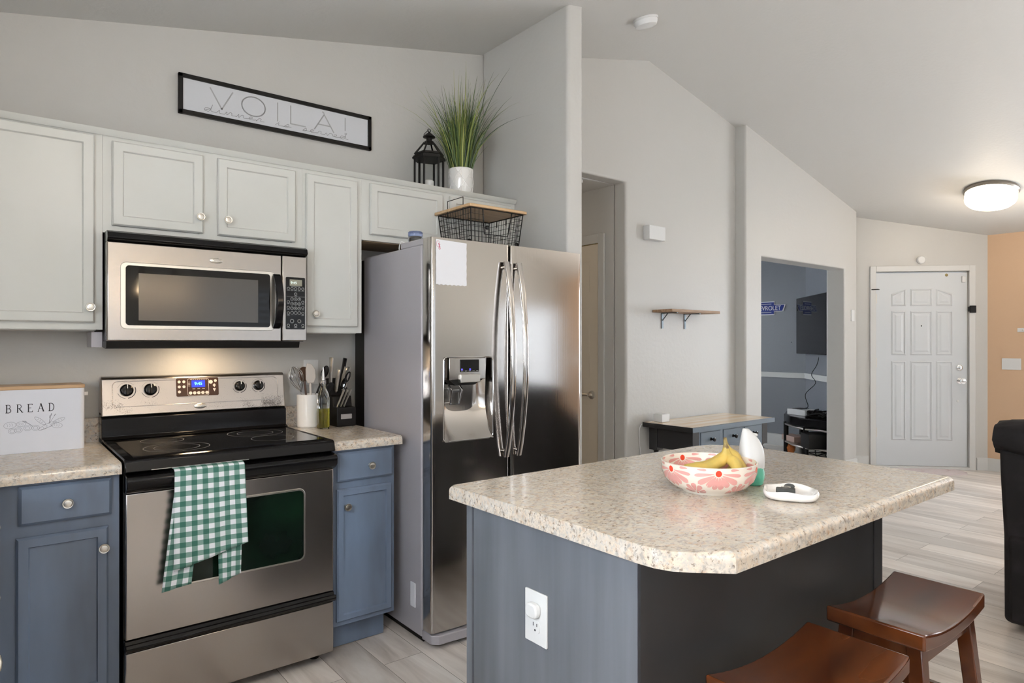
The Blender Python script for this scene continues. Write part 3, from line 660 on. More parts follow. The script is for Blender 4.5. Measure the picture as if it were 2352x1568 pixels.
# ================================================================== microwave
X0, X1, MY = .327, 1.088, 2.84
mw = thing('microwave', 'stainless over-the-range microwave mounted below the white cabinets', 'microwave', ((X0+X1)/2, 3.0, 1.33))
bm = bm_new(); box(bm, X0+.004, X1-.004, 2.872, WY-.002, 1.335, 1.752); obj('body', bm, 'blackm', mw)
bm = bm_new(); prism(bm, [(MY+.002, 1.712), (MY-.012, 1.722), (MY-.006, 1.742), (MY+.012, 1.75), (2.872, 1.75), (2.872, 1.709)], X0+.002, X1+.001, 'x'); obj('top_vent', bm, 'black', mw, bev=.002)
bm = bm_new(); prism(bm, [(MY+.006, 1.334), (MY+.014, 1.308), (2.872, 1.306), (3.10, 1.322), (3.10, 1.334)], X0, X1-.03, 'x'); obj('bottom_grille', bm, 'blackm', mw)
bm = bm_new(); box(bm, X0-.035, X0+.001, 2.97, 3.12, 1.312, 1.37); obj('mounting_bracket', bm, 'fridge_side', mw)
bm = bm_new(); box(bm, X0, .976, MY, 2.872, 1.335, 1.709); dd = obj('door', bm, 'steelr', mw, bev=.005)
bm = bm_new(); prism(bm, rrect(X0+.044, .948, 1.381, 1.634, .02, 4), MY-.0025, MY+.001); wb_ = obj('window_bezel', bm, 'satin', dd, bev=.0015)
bm = bm_new(); prism(bm, rrect(.388, .926, 1.395, 1.622, .012, 4), MY-.0045, MY); obj('window_border', bm, 'blackglass', dd)
bm = bm_new(); box(bm, .431, .875, MY-.0055, MY, 1.414, 1.594); obj('window_mesh', bm, 'mwglass', dd)
bm = bm_new(); n = 14; pts = [(.953, MY-.008-.05*math.sin(PI*i/n)**.7, 1.39+.235*i/n) for i in range(n+1)]
for (a, b) in zip(pts, pts[1:]): pass
vs = []
for (x, y, z) in pts: vs.append([bm.verts.new(p) for p in ((x-.016, y, z), (x+.014, y-.004, z), (x+.014, y+.014, z), (x-.016, y+.014, z))])
for a, b in zip(vs, vs[1:]):
    for i in range(4): bm.faces.new((a[i], a[(i+1) % 4], b[(i+1) % 4], b[i]))
bm.faces.new(vs[0]); bm.faces.new(vs[-1][::-1]); obj('door_handle', bm, 'black', dd, bev=.004, ang=50)
bm = bm_new(); lathe(bm, [(0, 0), (.026, 0), (.025, .003), (.018, .005), (0, .0055)], (.71, MY, 1.663), (0, -1, 0), 32, sy=.42); bd = obj('badge', bm, 'satin', dd)
bm = bm_new(); ribbon(bm, smooth([(.693, 1.663), (.699, 1.667), (.703, 1.660), (.709, 1.666), (.715, 1.661), (.721, 1.666), (.727, 1.662)]), .001, MY-.0055); obj('badge_script', bm, 'inkgrey', bd)
bm = bm_new(); box(bm, .9785, X1, MY, 2.872, 1.337, 1.709); pn = obj('control_column', bm, 'steelr', mw, bev=.004)
bm = bm_new(); prism(bm, rrect(.994, 1.079, 1.388, 1.616, .005, 3), MY-.003, MY); kp = obj('keypad', bm, 'black', mw)
bm = bm_new(); box(bm, 1.010, 1.065, MY-.0036, MY-.003, 1.578, 1.606); lc = obj('display', bm, 'lcdtan', kp)
obj('display_digits', text_bm('9:45', .016, T((1.028, MY-.0037, 1.591))), 'digits', lc)
bm = bm_new()
def rr(x, z, r, w=.0012): ribbon(bm, arc(x, z, r, r, 0, 360, 12)[:-1], w, MY-.003, .0004, closed=True)
cols = [1.0045, 1.0205, 1.0365, 1.0525, 1.0685]
for x in cols: rr(x, 1.566, .0055, .0022); ribbon(bm, [(x-.006, 1.557), (x+.006, 1.557)], .0012, MY-.003, .0004)
rr(1.0365, 1.543, .0055, .0022); ribbon(bm, [(1.030, 1.534), (1.043, 1.534)], .0012, MY-.003, .0004)
ribbon(bm, [(.997, 1.531), (1.077, 1.531)], .0008, MY-.003, .0004); ribbon(bm, [(1.018, 1.575), (1.056, 1.575)], .001, MY-.003, .0004)
for j in range(4):
    for i in range(3): rr(cols[i+1], 1.520-j*.020, .0068, .0015)
for j in range(3):
    for x in (cols[0], cols[4]): rr(x, 1.508-j*.0245, .0055, .002); ribbon(bm, [(x-.005, 1.499-j*.0245), (x+.005, 1.499-j*.0245)], .0014, MY-.003, .0004)
rr(1.0205, 1.424, .008, .002); rr(1.0525, 1.424, .007, .003)
for x in cols[::2]: rr(x, 1.405, .0055, .002); ribbon(bm, [(x-.006, 1.396), (x+.006, 1.396)], .0016, MY-.003, .0004)
obj('key_print', bm, 'btnring', kp)
bm = bm_new()
for i in range(9):
    b_ = text_bm(str(i+1), .010, T((cols[i % 3+1], MY-.0035, 1.520-(i//3)*.020)), .0002); me = bpy.data.meshes.new('t'); b_.to_mesh(me); b_.free(); bm.from_mesh(me); bpy.data.meshes.remove(me)
obj('key_digits', bm, 'btnring', kp)
# the microwave's cooktop lamp
bm = bm_new(); box(bm, .66, .76, 3.04, 3.09, 1.316, 1.323); obj('cooktop_lamp', bm, 'bulb', mw)
L_ = area('cooktop_lamp_light', (.71, 3.06, 1.312), (0, 0, 0), .10, .05, .5, (1, .62, .32))

# ================================================================== refrigerator
F0, F1, FY = 1.475, 2.372, 2.42
fr = thing('refrigerator', 'stainless side-by-side refrigerator with ice dispenser in the left door', 'refrigerator', ((F0+F1)/2, 2.8, 0))
bm = bm_new(); box(bm, F0+.006, F1-.05, 3.0, 3.19, .06, 1.75); obj('rear_shade_block', bm, 'blackm', fr)  # black block standing in for shade at the rear of the fridge side
bm = bm_new(); box(bm, F0+.002, F1-.03, 2.507, 3.08, .03, 1.762); obj('cabinet', bm, 'fridge_side', fr, bev=.006)
bm = bm_new(); box(bm, F0+.004, F0+.10, 2.45, 2.70, 1.762, 1.79); obj('hinge_cover', bm, 'fridge_side', fr, bev=.004)
bm = bm_new(); box(bm, F1-.13, F1-.034, 2.45, 2.60, 1.762, 1.79); obj('hinge_cover', bm, 'fridge_side', fr, bev=.004)
bm = bm_new(); prism(bm, [(F0+.004, 2.507), (F0+.004, 2.43), (F0+.03, 2.405), (1.8, 2.385), (F1-.06, 2.405), (F1-.03, 2.43), (F1-.03, 2.507)], .022, .062, 'z'); obj('base_grille', bm, 'fridge_side', fr, bev=.004)
bm = bm_new(); box(bm, F0+.02, F1-.05, 2.52, 3.1, .001, .035); obj('plinth', bm, 'blackm', fr)
bm = bm_new(); box(bm, F0+.012, F1-.045, 2.492, 2.508, .07, 1.775); obj('door_gasket', bm, 'gasket', fr)
def bulge(x):      # softly bowed front of both doors
    s = (x-F0)/(F1-F0)*2-1
    return FY-.010*(1-s*s)
def fdoor(x0, x1, name, hole=None):
    bm = bm_new(); z0, z1 = .072, 1.787; n = 40
    xs_ = [x0+(x1-x0)*i/n for i in range(n+1)]; zs = [z0]
    zc = [z0, z1] if not hole else [z0, hole[2], hole[3], z1]
    xc = xs_ if not hole else sorted(xs_+[hole[0], hole[1]])
    def Y_(x):
        e = min(x-x0, x1-x); r = .012
        return bulge(x)+(r-math.sqrt(max(0, r*r-(r-e)**2)) if e < r else 0)
    xe = sorted(set(xc+[x0+.0015, x0+.004, x0+.008, x1-.0015, x1-.004, x1-.008]))
    F = [[bm.verts.new((x, Y_(x), z)) for x in xe] for z in zc]
    for j in range(len(zc)-1):
        for i in range(len(xe)-1):
            if hole and j == 1 and xe[i] >= hole[0]-1e-6 and xe[i+1] <= hole[1]+1e-6: continue
            bm.faces.new((F[j][i], F[j][i+1], F[j+1][i+1], F[j+1][i]))
    yb = 2.488
    Bk = [[bm.verts.new((x, yb, z)) for x in (x0, x1)] for z in zc]
    for j in range(len(zc)-1):
        bm.faces.new((Bk[j][0], F[j][0], F[j+1][0], Bk[j+1][0])); bm.faces.new((F[j][-1], Bk[j][1], Bk[j+1][1], F[j+1][-1]))
    bm.faces.new([Bk[-1][0]]+F[-1]+[Bk[-1][1]]); bm.faces.new(([Bk[0][0]]+F[0]+[Bk[0][1]])[::-1]); bm.faces.new((Bk[0][0], Bk[-1][0], Bk[-1][1], Bk[0][1])) if len(zc) == 2 else [bm.faces.new((Bk[j][1], Bk[j][0], Bk[j+1][0], Bk[j+1][1])) for j in range(len(zc)-1)]
    return obj(name, bm, 'steel', fr, ang=30)
SX = 1.899
H_ = (1.535, 1.797, .895, 1.265)
ld = fdoor(F0, SX-.005, 'freezer_door', H_); rd = fdoor(SX+.005, F1, 'fresh_food_door')
for d_, x, sgn in ((ld, 1.862, -1), (rd, 1.936, 1)):
    bm = bm_new(); n = 18; pts = []
    for i in range(n+1):
        t = i/n; pts.append((x+sgn*.012*(0), bulge(x)-.018-.055*math.sin(PI*t)**.8, .80+.905*t))
    rows = []
    for i, p in enumerate(pts):
        rows.append([bm.verts.new((p[0]+.0155*math.cos(a), p[1]+.011*math.sin(a), p[2])) for a in [2*PI*k/14 for k in range(14)]])
    for a, b in zip(rows, rows[1:]):
        for k in range(14): bm.faces.new((a[k], a[(k+1) % 14], b[(k+1) % 14], b[k]))
    bm.faces.new(rows[0][::-1]); bm.faces.new(rows[-1])
    for z in (.825, 1.68): cyl(bm, (x, bulge(x)-.03, z), (x, bulge(x)+.003, z), .009, n=12)
    obj('door_handle', bm, 'steel', d_, ang=50)
# dispenser
bm = bm_new(); hx0, hx1, hz0, hz1 = H_; yf = bulge(1.6)-.001
tube(bm, [(p[0], bulge(p[0])-.001, p[1]) for p in rrect(hx0, hx1, hz0, hz1, .018)], .003, 8, closed=True); dsp = obj('dispenser_rim', bm, 'chrome', fr)
bm = bm_new(); n = 20    # curved cavity: back bows out toward the bottom
for k in range(n):
    a, b = k/n, (k+1)/n
    def cv(t): z = hz1-(hz1-hz0)*t; return z, bulge(1.66)+.085-(.078*max(0, (t-.45)/.55)**2.2)
    (za, ya), (zb, yb) = cv(a), cv(b)
    m_ = 12; prevA = None
    for i in range(m_+1):
        s = i/m_; x = hx0+(hx1-hx0)*s; k2 = .04*abs(2*s-1)**3
        A = bm.verts.new((x, ya-k2*(1-a*.6), za)); Bv = bm.verts.new((x, yb-k2*(1-b*.6), zb))
        if prevA: bm.faces.new((prevA[0], A, Bv, prevA[1]))
        prevA = (A, Bv)
bmesh.ops.remove_doubles(bm, verts=bm.verts, dist=1e-5)
for x in (hx0, hx1): box(bm, x-.001, x+.001, bulge(x), bulge(1.66)+.086, hz0, hz1)
for z in (hz0, hz1): box(bm, hx0, hx1, bulge(1.66)+.004, bulge(1.66)+.086, z-.001, z+.001)
obj('dispenser_cavity', bm, 'steel', fr, ang=60)
yd = bulge(1.62)
bm = bm_new(); box(bm, 1.560, 1.758, yd-.004, yd+.06, 1.165, 1.262); hsg = obj('dispenser_housing', bm, 'steel', fr, bev=.003)
bm = bm_new(); box(bm, 1.617, 1.718, yd-.0065, yd, 1.199, 1.254); dpy = obj('dispenser_display', bm, 'blackglass', fr)
bm = bm_new()
for i in range(5): ribbon(bm, [(1.621+.0205*i, 1.2035), (1.632+.0205*i, 1.2035)], .002, yd-.0065, .0003)
obj('display_print', bm, 'btnring', dpy)
M['led'] = mat('blue_led', (.05, .05, .8), .3, emit=(.15, .12, 1), estr=.7)
for x in (1.6255, 1.669): bm = bm_new(); cyl(bm, (x, yd-.007, 1.2105), (x, yd-.0064, 1.2105), .0045, n=12); obj('display_icon', bm, 'led', dpy)
bm = bm_new(); box(bm, 1.614, 1.721, yd-.014, yd+.01, 1.152, 1.189); obj('dispenser_button', bm, 'satin', fr, bev=.003)
bm = bm_new(); prism(bm, [(1.566, 1.165), (1.75, 1.165), (1.70, 1.14), (1.60, 1.14)], yd+.005, yd+.06); obj('ice_chute', bm, 'blackm', fr)
bm = bm_new(); tube(bm, [(1.580, yd+.03, 1.14), (1.583, yd+.012, 1.12), (1.590, yd+.035, 1.055), (1.638, yd+.035, 1.055), (1.640, yd+.012, 1.12), (1.636, yd+.03, 1.14)], .004, 8); box(bm, 1.592, 1.632, yd+.018, yd+.03, 1.108, 1.118); obj('ice_paddle_frame', bm, 'chrome', fr)
bm = bm_new(); box(bm, 1.592, 1.636, yd+.033, yd+.037, 1.056, 1.12); obj('ice_paddle', bm, 'glass', fr)
bm = bm_new(); box(bm, F0-.002, F0+.003, 2.558, 2.598, .145, .252); obj('rating_label', bm, 'paper', fr)
# notepad sheet on the freezer door
bm = bm_new(); nn = 24; hs = [(1.496, 1.580), (1.653, 1.580), (1.653, 1.786), (1.496, 1.786)]
pts = [(1.496+(.157)*i/nn, 1.582+.0018*math.sin(i*1.9)) for i in range(nn+1)]+[(1.653-.0012*(i % 2), 1.60+.165*i/10) for i in range(10)]+[(1.653, 1.772), (1.496, 1.778)]+[(1.496+.0012*(i % 2), 1.765-.165*i/10) for i in range(10)]
prism(bm, pts, 0, .0012); 
for v in bm.verts: v.co.y += bulge(v.co.x)-.0026
np_ = single('note_sheet', bm, 'paper', 'blank white deckle-edged note sheet on the refrigerator door', 'paper')
bm = bm_new(); cx, cz_ = 1.509, 1.752
cx += .004; cz_ -= .004
for pts in (arc(cx-.007, cz_+.010, .008, .013, 0, 360, 14), arc(cx+.008, cz_+.003, .007, .006, 0, 360, 14), arc(cx+.002, cz_-.008, .006, .006, 0, 360, 12)): ribbon(bm, pts, .0014, bulge(1.51)-.0026, .0002)
ribbon(bm, [(cx-.004, cz_+.012), (cx+.004, cz_-.010)], .004, bulge(1.51)-.0026, .0003)
p_ = obj('butterfly_print', bm, 'pink'); p_.parent = np_; p_.location = -Vector(np_.location)
# ================================================================== island
IX0, IX1, IY0, IY1 = 1.07, 2.243, .92, 1.548
isl = thing('kitchen_island', 'slate grey painted kitchen island base with an outlet on its end panel', 'island', (1.65, 1.23, 0))
bm = bm_new(); box(bm, IX0+.002, IX1-.002, IY0+.002, IY1-.002, .09, .875); box(bm, IX0+.02, IX1-.02, IY0+.02, IY1-.06, .001, .09); obj('island_body', bm, 'island', isl)
bm = bm_new(); box(bm, IX0-.004, IX0+.004, IY0-.002, IY1-.03, .001, .875); obj('end_panel', bm, 'island', isl)
bm = bm_new(); box(bm, IX0-.006, IX0+.03, IY1-.022, IY1+.004, .001, .875); obj('corner_stile', bm, 'island', isl)
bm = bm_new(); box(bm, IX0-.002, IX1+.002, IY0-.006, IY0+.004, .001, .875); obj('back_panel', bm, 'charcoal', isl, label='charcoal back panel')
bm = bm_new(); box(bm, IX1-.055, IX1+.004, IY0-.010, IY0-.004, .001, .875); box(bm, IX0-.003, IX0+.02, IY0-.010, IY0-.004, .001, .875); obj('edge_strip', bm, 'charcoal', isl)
for i, (a, b) in enumerate(((1.10, 1.45), (1.47, 1.83), (1.85, 2.21))):
    bm = bm_new(); raised_panel(bm, a, b, .13, .69, 0, fw=.036, lip=.016); bmesh.ops.transform(bm, matrix=T((a+b, IY1-.002, 0)) @ Matrix.Rotation(PI, 4, 'Z'), verts=bm.verts); d = obj('door', bm, 'island', isl); knob(d, b-.03, IY1+.018, .62, (0, 1, 0))
    bm = bm_new(); raised_panel(bm, a, b, .72, .86, 0, fw=0, lip=.02); bmesh.ops.transform(bm, matrix=T((a+b, IY1-.002, 0)) @ Matrix.Rotation(PI, 4, 'Z'), verts=bm.verts); d = obj('drawer', bm, 'island', isl); knob(d, (a+b)/2, IY1+.018, .79, (0, 1, 0))
# island top: outline with the two far-diagonal corners clipped, front and back edges rolled
bm = bm_new()
cx0, cx1, cy0, cy1 = 1.037, 2.335, .732, 1.615
out = [(cx0, cy1-.012), (cx0, cy0+.16), (cx0+.004, cy0+.12), (cx0+.018, cy0+.085), (cx0+.045, cy0+.055), (cx0+.105, cy0), (cx1-.012, cy0), (cx1, cy0+.012),
       (cx1+.04, cy1-.19), (cx1+.03, cy1-.10), (cx1-.05, cy1-.035), (cx1-.11, cy1), (cx0+.012, cy1)]
prism(bm, out, .874, .914, 'z')
ed = [e for e in bm.edges if all(abs(v.co.z-.914) < 1e-5 for v in e.verts) and not (e.verts[0].co.x < cx0+.10 and e.verts[1].co.x < cx0+.10 and min(e.verts[0].co.y, e.verts[1].co.y) < cy1-.05)]
bmesh.ops.bevel(bm, geom=ed, offset=.017, segments=6, profile=.5, affect='EDGES')
it_ = single('island_countertop', bm, 'lam', 'speckled beige laminate top of the kitchen island with a clipped corner', 'countertop', ang=30)
it_.modifiers.new('wn', 'WEIGHTED_NORMAL').keep_sharp = True
# outlet on the island end panel
def outlet(label, loc, rz, w, h, plug=False, deep=False, fixed=True):
    t = thing('outlet', label, 'outlet', loc, rz, local=True)
    bm = bm_new(); prism(bm, rrect(-w/2, w/2, -h/2, h/2, .002, 2), -.006, 0); obj('cover_plate', bm, 'white', t, bev=.0015)
    for k, zc in enumerate((h*.165, -h*.165)):
        if plug and k == 0:
            bm = bm_new(); prism(bm, rrect(-.021, .021, zc-.018, zc+.018, .014, 5), -.024, -.006); obj('plugged_device', bm, 'white', t, bev=.004); continue
        bm = bm_new(); prism(bm, rrect(-.017, .017, zc-.016, zc+.016, .010, 4), -.0075, -.005); s = obj('socket', bm, 'white', t)
        bm = bm_new()
        for x, hh in ((-.007, .0045), (.007, .0038)): box(bm, x-.0011, x+.0011, -.0079, -.0074, zc+.002-hh+.003, zc+.002+hh+.003)
        cyl(bm, (0, -.0079, zc-.009), (0, -.0074, zc-.009), .0027, n=10); obj('slots', bm, 'inkblack', s)
    return t
outlet('white outlet plate with a round plug-in on the island end panel', (IX0-.004, 1.243, .641), -PI/2, .082, .130, True)
outlet('white duplex outlet plate on the kitchen wall behind the utensil crock', (1.269, WY, 1.18), 0, .078, .126)

# ================================================================== bar stools
def stool(loc, label):
    t = thing('bar_stool', label, 'stool', loc, 0, 'saddle seat bar stools at the island', local=True)
    bm = bm_new(); a, b, n = .217, .12, 16; rows = []
    for i in range(n+1):
        x = -a+2*a*i/n; s = x/a; dz = -.028*(1-s*s)
        rows.append([bm.verts.new(p) for p in ((x, -b, .622+dz), (x, b, .622+dz), (x, b, .580+dz*.75), (x, -b, .580+dz*.75))])
    for p, q in zip(rows, rows[1:]):
        for k in range(4): bm.faces.new((p[k], p[(k+1) % 4], q[(k+1) % 4], q[k]))
    bm.faces.new(rows[0]); bm.faces.new(rows[-1][::-1]); obj('seat', bm, 'walnut', t, bev=.006, seg=3, ang=25)
    L4 = []
    for sx in (-1, 1):
        for sy in (-1, 1):
            p0 = Vector((sx*.165, sy*.082, .572)); p1 = Vector((sx*.205, sy*.135, 0)); L4.append((p0, p1))
            bm = bm_new(); w = .019
            A = [bm.verts.new(p0+Vector((dx*w, dy*w, 0))) for dx, dy in ((-1, -1), (1, -1), (1, 1), (-1, 1))]; B_ = [bm.verts.new(p1+Vector((dx*w*.9, dy*w*.9, 0))) for dx, dy in ((-1, -1), (1, -1), (1, 1), (-1, 1))]
            bm.faces.new(A); bm.faces.new(B_[::-1])
            for i in range(4): bm.faces.new((A[i], A[(i+1) % 4], B_[(i+1) % 4], B_[i]))
            obj('leg', bm, 'walnut', t, bev=.003)
    def at(l, z): p0, p1 = l; k = (p0.z-z)/(p0.z-p1.z); return p0+(p1-p0)*k
    for (i, j, z, h) in ((0, 2, .548, .028), (1, 3, .548, .028), (0, 1, .548, .028), (2, 3, .548, .028), (0, 2, .20, .016), (1, 3, .20, .016), (0, 1, .32, .016), (2, 3, .32, .016)):
        p, q = at(L4[i], z), at(L4[j], z); bm = bm_new(); d, u, v = basis(q-p); s = Vector((0, 0, 1)); w_ = d.cross(s)*.010
        A = [bm.verts.new(p+w_*e+s*h*g) for e, g in ((-1, -1), (1, -1), (1, 1), (-1, 1))]; B_ = [bm.verts.new(q+w_*e+s*h*g) for e, g in ((-1, -1), (1, -1), (1, 1), (-1, 1))]
        bm.faces.new(A); bm.faces.new(B_[::-1])
        for k in range(4): bm.faces.new((A[k], A[(k+1) % 4], B_[(k+1) % 4], B_[k]))
        obj('apron' if z > .5 else 'stretcher', bm, 'walnut', t, bev=.002)
    return t
s1_ = stool((1.975, .735, 0), 'dark walnut saddle stool farther right, its legs showing beside the island')
copy_tree(s1_, (1.405, .717, 0), 'nearest dark brown saddle stool, cut off by the bottom edge of the photo')

# ================================================================== things on the island
# patterned bowl
bowl = thing('fruit_bowl', 'pink and white flower patterned ceramic bowl holding bananas', 'bowl', (1.577, 1.098, .9145))
BX, BY, BZ = 1.577, 1.098, .9145
prof_o = [(.0, .004), (.066, .004), (.068, 0), (.074, 0), (.077, .005), (.104, .017), (.121, .035), (.129, .058), (.1315, .083)]
prof_i = [(.128, .084), (.1255, .060), (.117, .038), (.100, .021), (.07, .012), (0, .010)]
bm = bm_new(); lathe(bm, prof_o+prof_i, (BX, BY, BZ), n=64); bb = obj('bowl_body', bm, None or 'whitec', bowl)
M['bowlbase'] = mat('bowl_glaze', (.80, .73, .64), .18, coat=.4); bb.data.materials[0] = M['bowlbase']
M['petal'] = mat('pink_petal_glaze', (.70, .34, .31), .18, coat=.4); M['reddot'] = mat('red_dot_glaze', (.75, .06, .03), .18, coat=.4)
def radius_at(prof, z):
    pr = sorted(prof, key=lambda p: p[1])
    for (r0, z0), (r1, z1) in zip(pr, pr[1:]):
        if z0 <= z <= z1+1e-9 and z1 > z0: return r0+(r1-r0)*(z-z0)/(z1-z0)
    return pr[-1][0]
def on_bowl(u, z, inside):
    if inside: r = radius_at(prof_i, z)-.0007; 
    else: r = radius_at(prof_o[4:], z)+.0007
    a = u/.12; return (BX+r*math.cos(a), BY+r*math.sin(a), BZ+z)
def patch(bm, pts, inside):
    """fan over a small outline in (arc length, height) space"""
    cx = sum(p[0] for p in pts)/len(pts); cz2 = sum(p[1] for p in pts)/len(pts)
    rings = [[(cx+(p[0]-cx)*k, cz2+(p[1]-cz2)*k) for p in pts] for k in (1, .66, .33)]
    V = [[bm.verts.new(on_bowl(p[0], min(.0825, max(.0125 if inside else .006, p[1])), inside)) for p in r] for r in rings]
    c = bm.verts.new(on_bowl(cx, min(.0825, max(.0125 if inside else .006, cz2)), inside)); n = len(pts)
    for a, b in zip(V, V[1:]):
        for i in range(n): bm.faces.new((a[i], a[(i+1) % n], b[(i+1) % n], b[i]))
    for i in range(n): bm.faces.new((V[-1][i], V[-1][(i+1) % n], c))
bp_, bd_ = bm_new(), bm_new(); CIR = 2*PI*.12
def petal(bm, u, z, ang, r0, r1, w, inside):
    d = Vector((math.cos(ang), math.sin(ang))); q = Vector((-d.y, d.x)); o = Vector((u, z)); n = 12; A = []; B_ = []
    for i in range(n+1):
        t = i/n; ww = w*(.18+.82*math.sin(min(1, t*1.25)*PI/2))*(1 if t < .75 else math.sqrt(max(0, 1-((t-.75)/.25)**2)))
        A.append(o+d*(r0+(r1-r0)*t)+q*ww); B_.append(o+d*(r0+(r1-r0)*t)-q*ww)
    patch(bm, [tuple(p) for p in A+B_[:-1][::-1]], inside)
nf = 6
for k in range(nf):
    for ins in (False, True):
        u = CIR*(k-.23+(.42 if ins else 0))/nf; zt = .070
        patch(bd_, arc(u, zt, .0075, .0085, 0, 360, 16)[:-1], ins)
        for j in range(8):
            a = -PI+.12+(PI-.24)*j/7; stretch = 1.25 if j in (0, 7, 1, 6) else 1
            petal(bp_, u, zt, a, .011, .047*stretch, .0074 if j not in (0, 7) else .0048, ins)
        u2 = u+CIR/nf/2; zt2 = .008
        for j in range(5):
            a = .28+(PI-.56)*j/4; petal(bp_, u2, zt2, a, .007, .033, .0068, ins)
        petal(bp_, u2+.012, .079, 0, 0, .022, .0035, ins); petal(bp_, u2-.012, .079, PI, 0, .022, .0035, ins)
        patch(bd_, arc(u2, .009, .004, .003, 0, 360, 8)[:-1], ins)
obj('petals', bp_, 'petal', bowl); obj('flower_centres', bd_, 'reddot', bowl)
# bananas
bun = thing('banana_bunch', 'bunch of yellow bananas with brown stem lying in the pink bowl', 'bananas', (1.63, 1.10, .93))
def banana(pts, r=.0175):
    P_ = smooth(pts, 4); n = len(P_); rs = [r*(.36+.64*(i/(n*.34))**1.5) if i < n*.34 else (r if i < n*.8 else r*(1-.72*((i-n*.8)/(n*.2))**1.5)) for i in range(n)]
    bm = bm_new(); tube(bm, P_, r, 10, rs=rs); obj('banana', bm, 'banana', bun, ang=50)
cr = Vector((1.641, 1.085, 1.037))     # crown of the bunch
banana([cr, cr+Vector((-.004, .0, -.036)), (1.622, 1.100, .985), (1.580, 1.112, .972), (1.520, 1.135, .978)], .017)
banana([cr, cr+Vector((-.001, .004, -.030)), (1.645, 1.108, .990), (1.635, 1.150, .965), (1.59, 1.18, .962)], .017)
banana([cr, cr+Vector((.004, -.006, -.035)), (1.642, 1.055, .985), (1.625, 1.035, .958), (1.60, 1.03, .948)], .017)
banana([cr, cr+Vector((.020, -.002, -.024)), (1.672, 1.072, .990), (1.664, 1.050, .970), (1.645, 1.025, .955)], .017)
banana([cr, cr+Vector((.022, .006, -.022)), (1.690, 1.085, .992), (1.692, 1.085, .968), (1.67, 1.10, .945)], .017)
bm = bm_new(); tube(bm, [cr+Vector((-.004, 0, .020)), cr+Vector((-.001, 0, .004)), cr+Vector((.001, 0, -.010))], .006, 8, rs=[.0045, .006, .009])
tube(bm, [cr+Vector((0, 0, .012)), cr+Vector((.015, -.004, -.012)), cr+Vector((.034, -.006, -.034))], .003, 6)
tube(bm, [cr+Vector((0, 0, .008)), cr+Vector((.012, .004, -.020)), cr+Vector((.026, .006, -.048))], .0026, 6); sphere(bm, cr+Vector((.040, -.004, -.034)), .0045); obj('stem', bm, 'stem', bun)
# green and white dispenser behind the bowl
gd = thing('soap_dispenser', 'mint green bottle with a tall white curved cap behind the fruit bowl', 'dispenser', (1.738, 1.062, .9145))
gx, gy = 1.738, 1.062
bm = bm_new(); lathe(bm, [(0, 0), (.026, 0), (.031, .004), (.035, .022), (.035, .038), (.031, .052), (0, .054)], (gx, gy, .9145), n=32); obj('bottle', bm, 'green', gd)
bm = bm_new(); rows = []; n = 14; ux = Vector((.784, -.621, 0)); uy = Vector((.621, .784, 0))
for i in range(n+1):
    t = i/n; z = .964+.112*t; xl = -.036-.003*math.sin(t*PI)+.012*t**1.5; xr = .035+.004*math.sin(t*PI)-.042*t**3
    cxl = (xl+xr)/2; hw = (xr-xl)/2; hd = .030*(1-t**1.8*.8)
    rows.append([bm.verts.new(Vector((gx, gy, z))+ux*(cxl+hw*math.cos(a))+uy*(hd*math.sin(a)+.010*t)) for a in [2*PI*k/24 for k in range(24)]])
for a, b in zip(rows, rows[1:]):
    for k in range(24): bm.faces.new((a[k], a[(k+1) % 24], b[(k+1) % 24], b[k]))
bm.faces.new(rows[0][::-1]); bm.faces.new(rows[-1]); obj('cap', bm, 'capwhite', gd, ang=60)
bm = bm_new(); p = Vector((gx, gy, 1.045))+uy*.012; tube(bm, [p+ux*-.005, p+ux*.010+Vector((0, 0, .012)), p+ux*.020+Vector((0, 0, .012))], .008, 10, rs=[.010, .008, .004]); obj('spout', bm, 'capwhite', gd)
# white dish with key fobs
dx, dy = 1.668, .906
dish = thing('trinket_dish', 'white glossy wavy-rimmed dish holding two dark fobs on the island', 'dish', (dx, dy, .9145))
bm = bm_new(); rows = []; n = 56
for (r, h) in ((.0, .001), (.058, .001), (.067, .005), (.0715, .013), (.072, .020), (.069, .024), (.064, .0225), (.061, .014), (.055, .0085), (.0, .0075)):
    if r == 0: rows.append([bm.verts.new((dx, dy, .9145+h))]); continue
    rows.append([bm.verts.new((dx+r*(1+.055*math.cos(4*a+.9)+.02*math.sin(3*a))*math.cos(a), dy+r*(1+.055*math.cos(4*a+.9)+.02*math.sin(3*a))*math.sin(a), .9145+h*(1+.12*math.sin(4*a)))) for a in [2*PI*k/n for k in range(n)]])
for a, b in zip(rows, rows[1:]):
    for i in range(n):
        j = (i+1) % n
        if len(a) == 1: bm.faces.new((a[0], b[j], b[i]))
        elif len(b) == 1: bm.faces.new((a[i], a[j], b[0]))
        else: bm.faces.new((a[i], a[j], b[j], b[i]))
obj('dish_body', bm, 'whitec', dish, ang=60)
kf = mat('dark_fob_plastic', (.05, .055, .055), .35)
M['fob'] = kf
t = thing('key_fob', 'flat rectangular dark grey fob in the white dish', 'key fob', (1.66, .915, .93), math.radians(-62), local=True)
bm = bm_new(); prism(bm, rrect(-.024, .024, -.013, .013, .004, 3), -.002, .009, 'z'); obj('fob_body', bm, 'fob', t, bev=.0015)
bm = bm_new(); tube(bm, [(0+.012*math.cos(a), .015+.008*math.sin(a), .010) for a in [2*PI*k/14 for k in range(14)]], .0008, 6, closed=True); obj('key_ring', bm, 'satin', t)
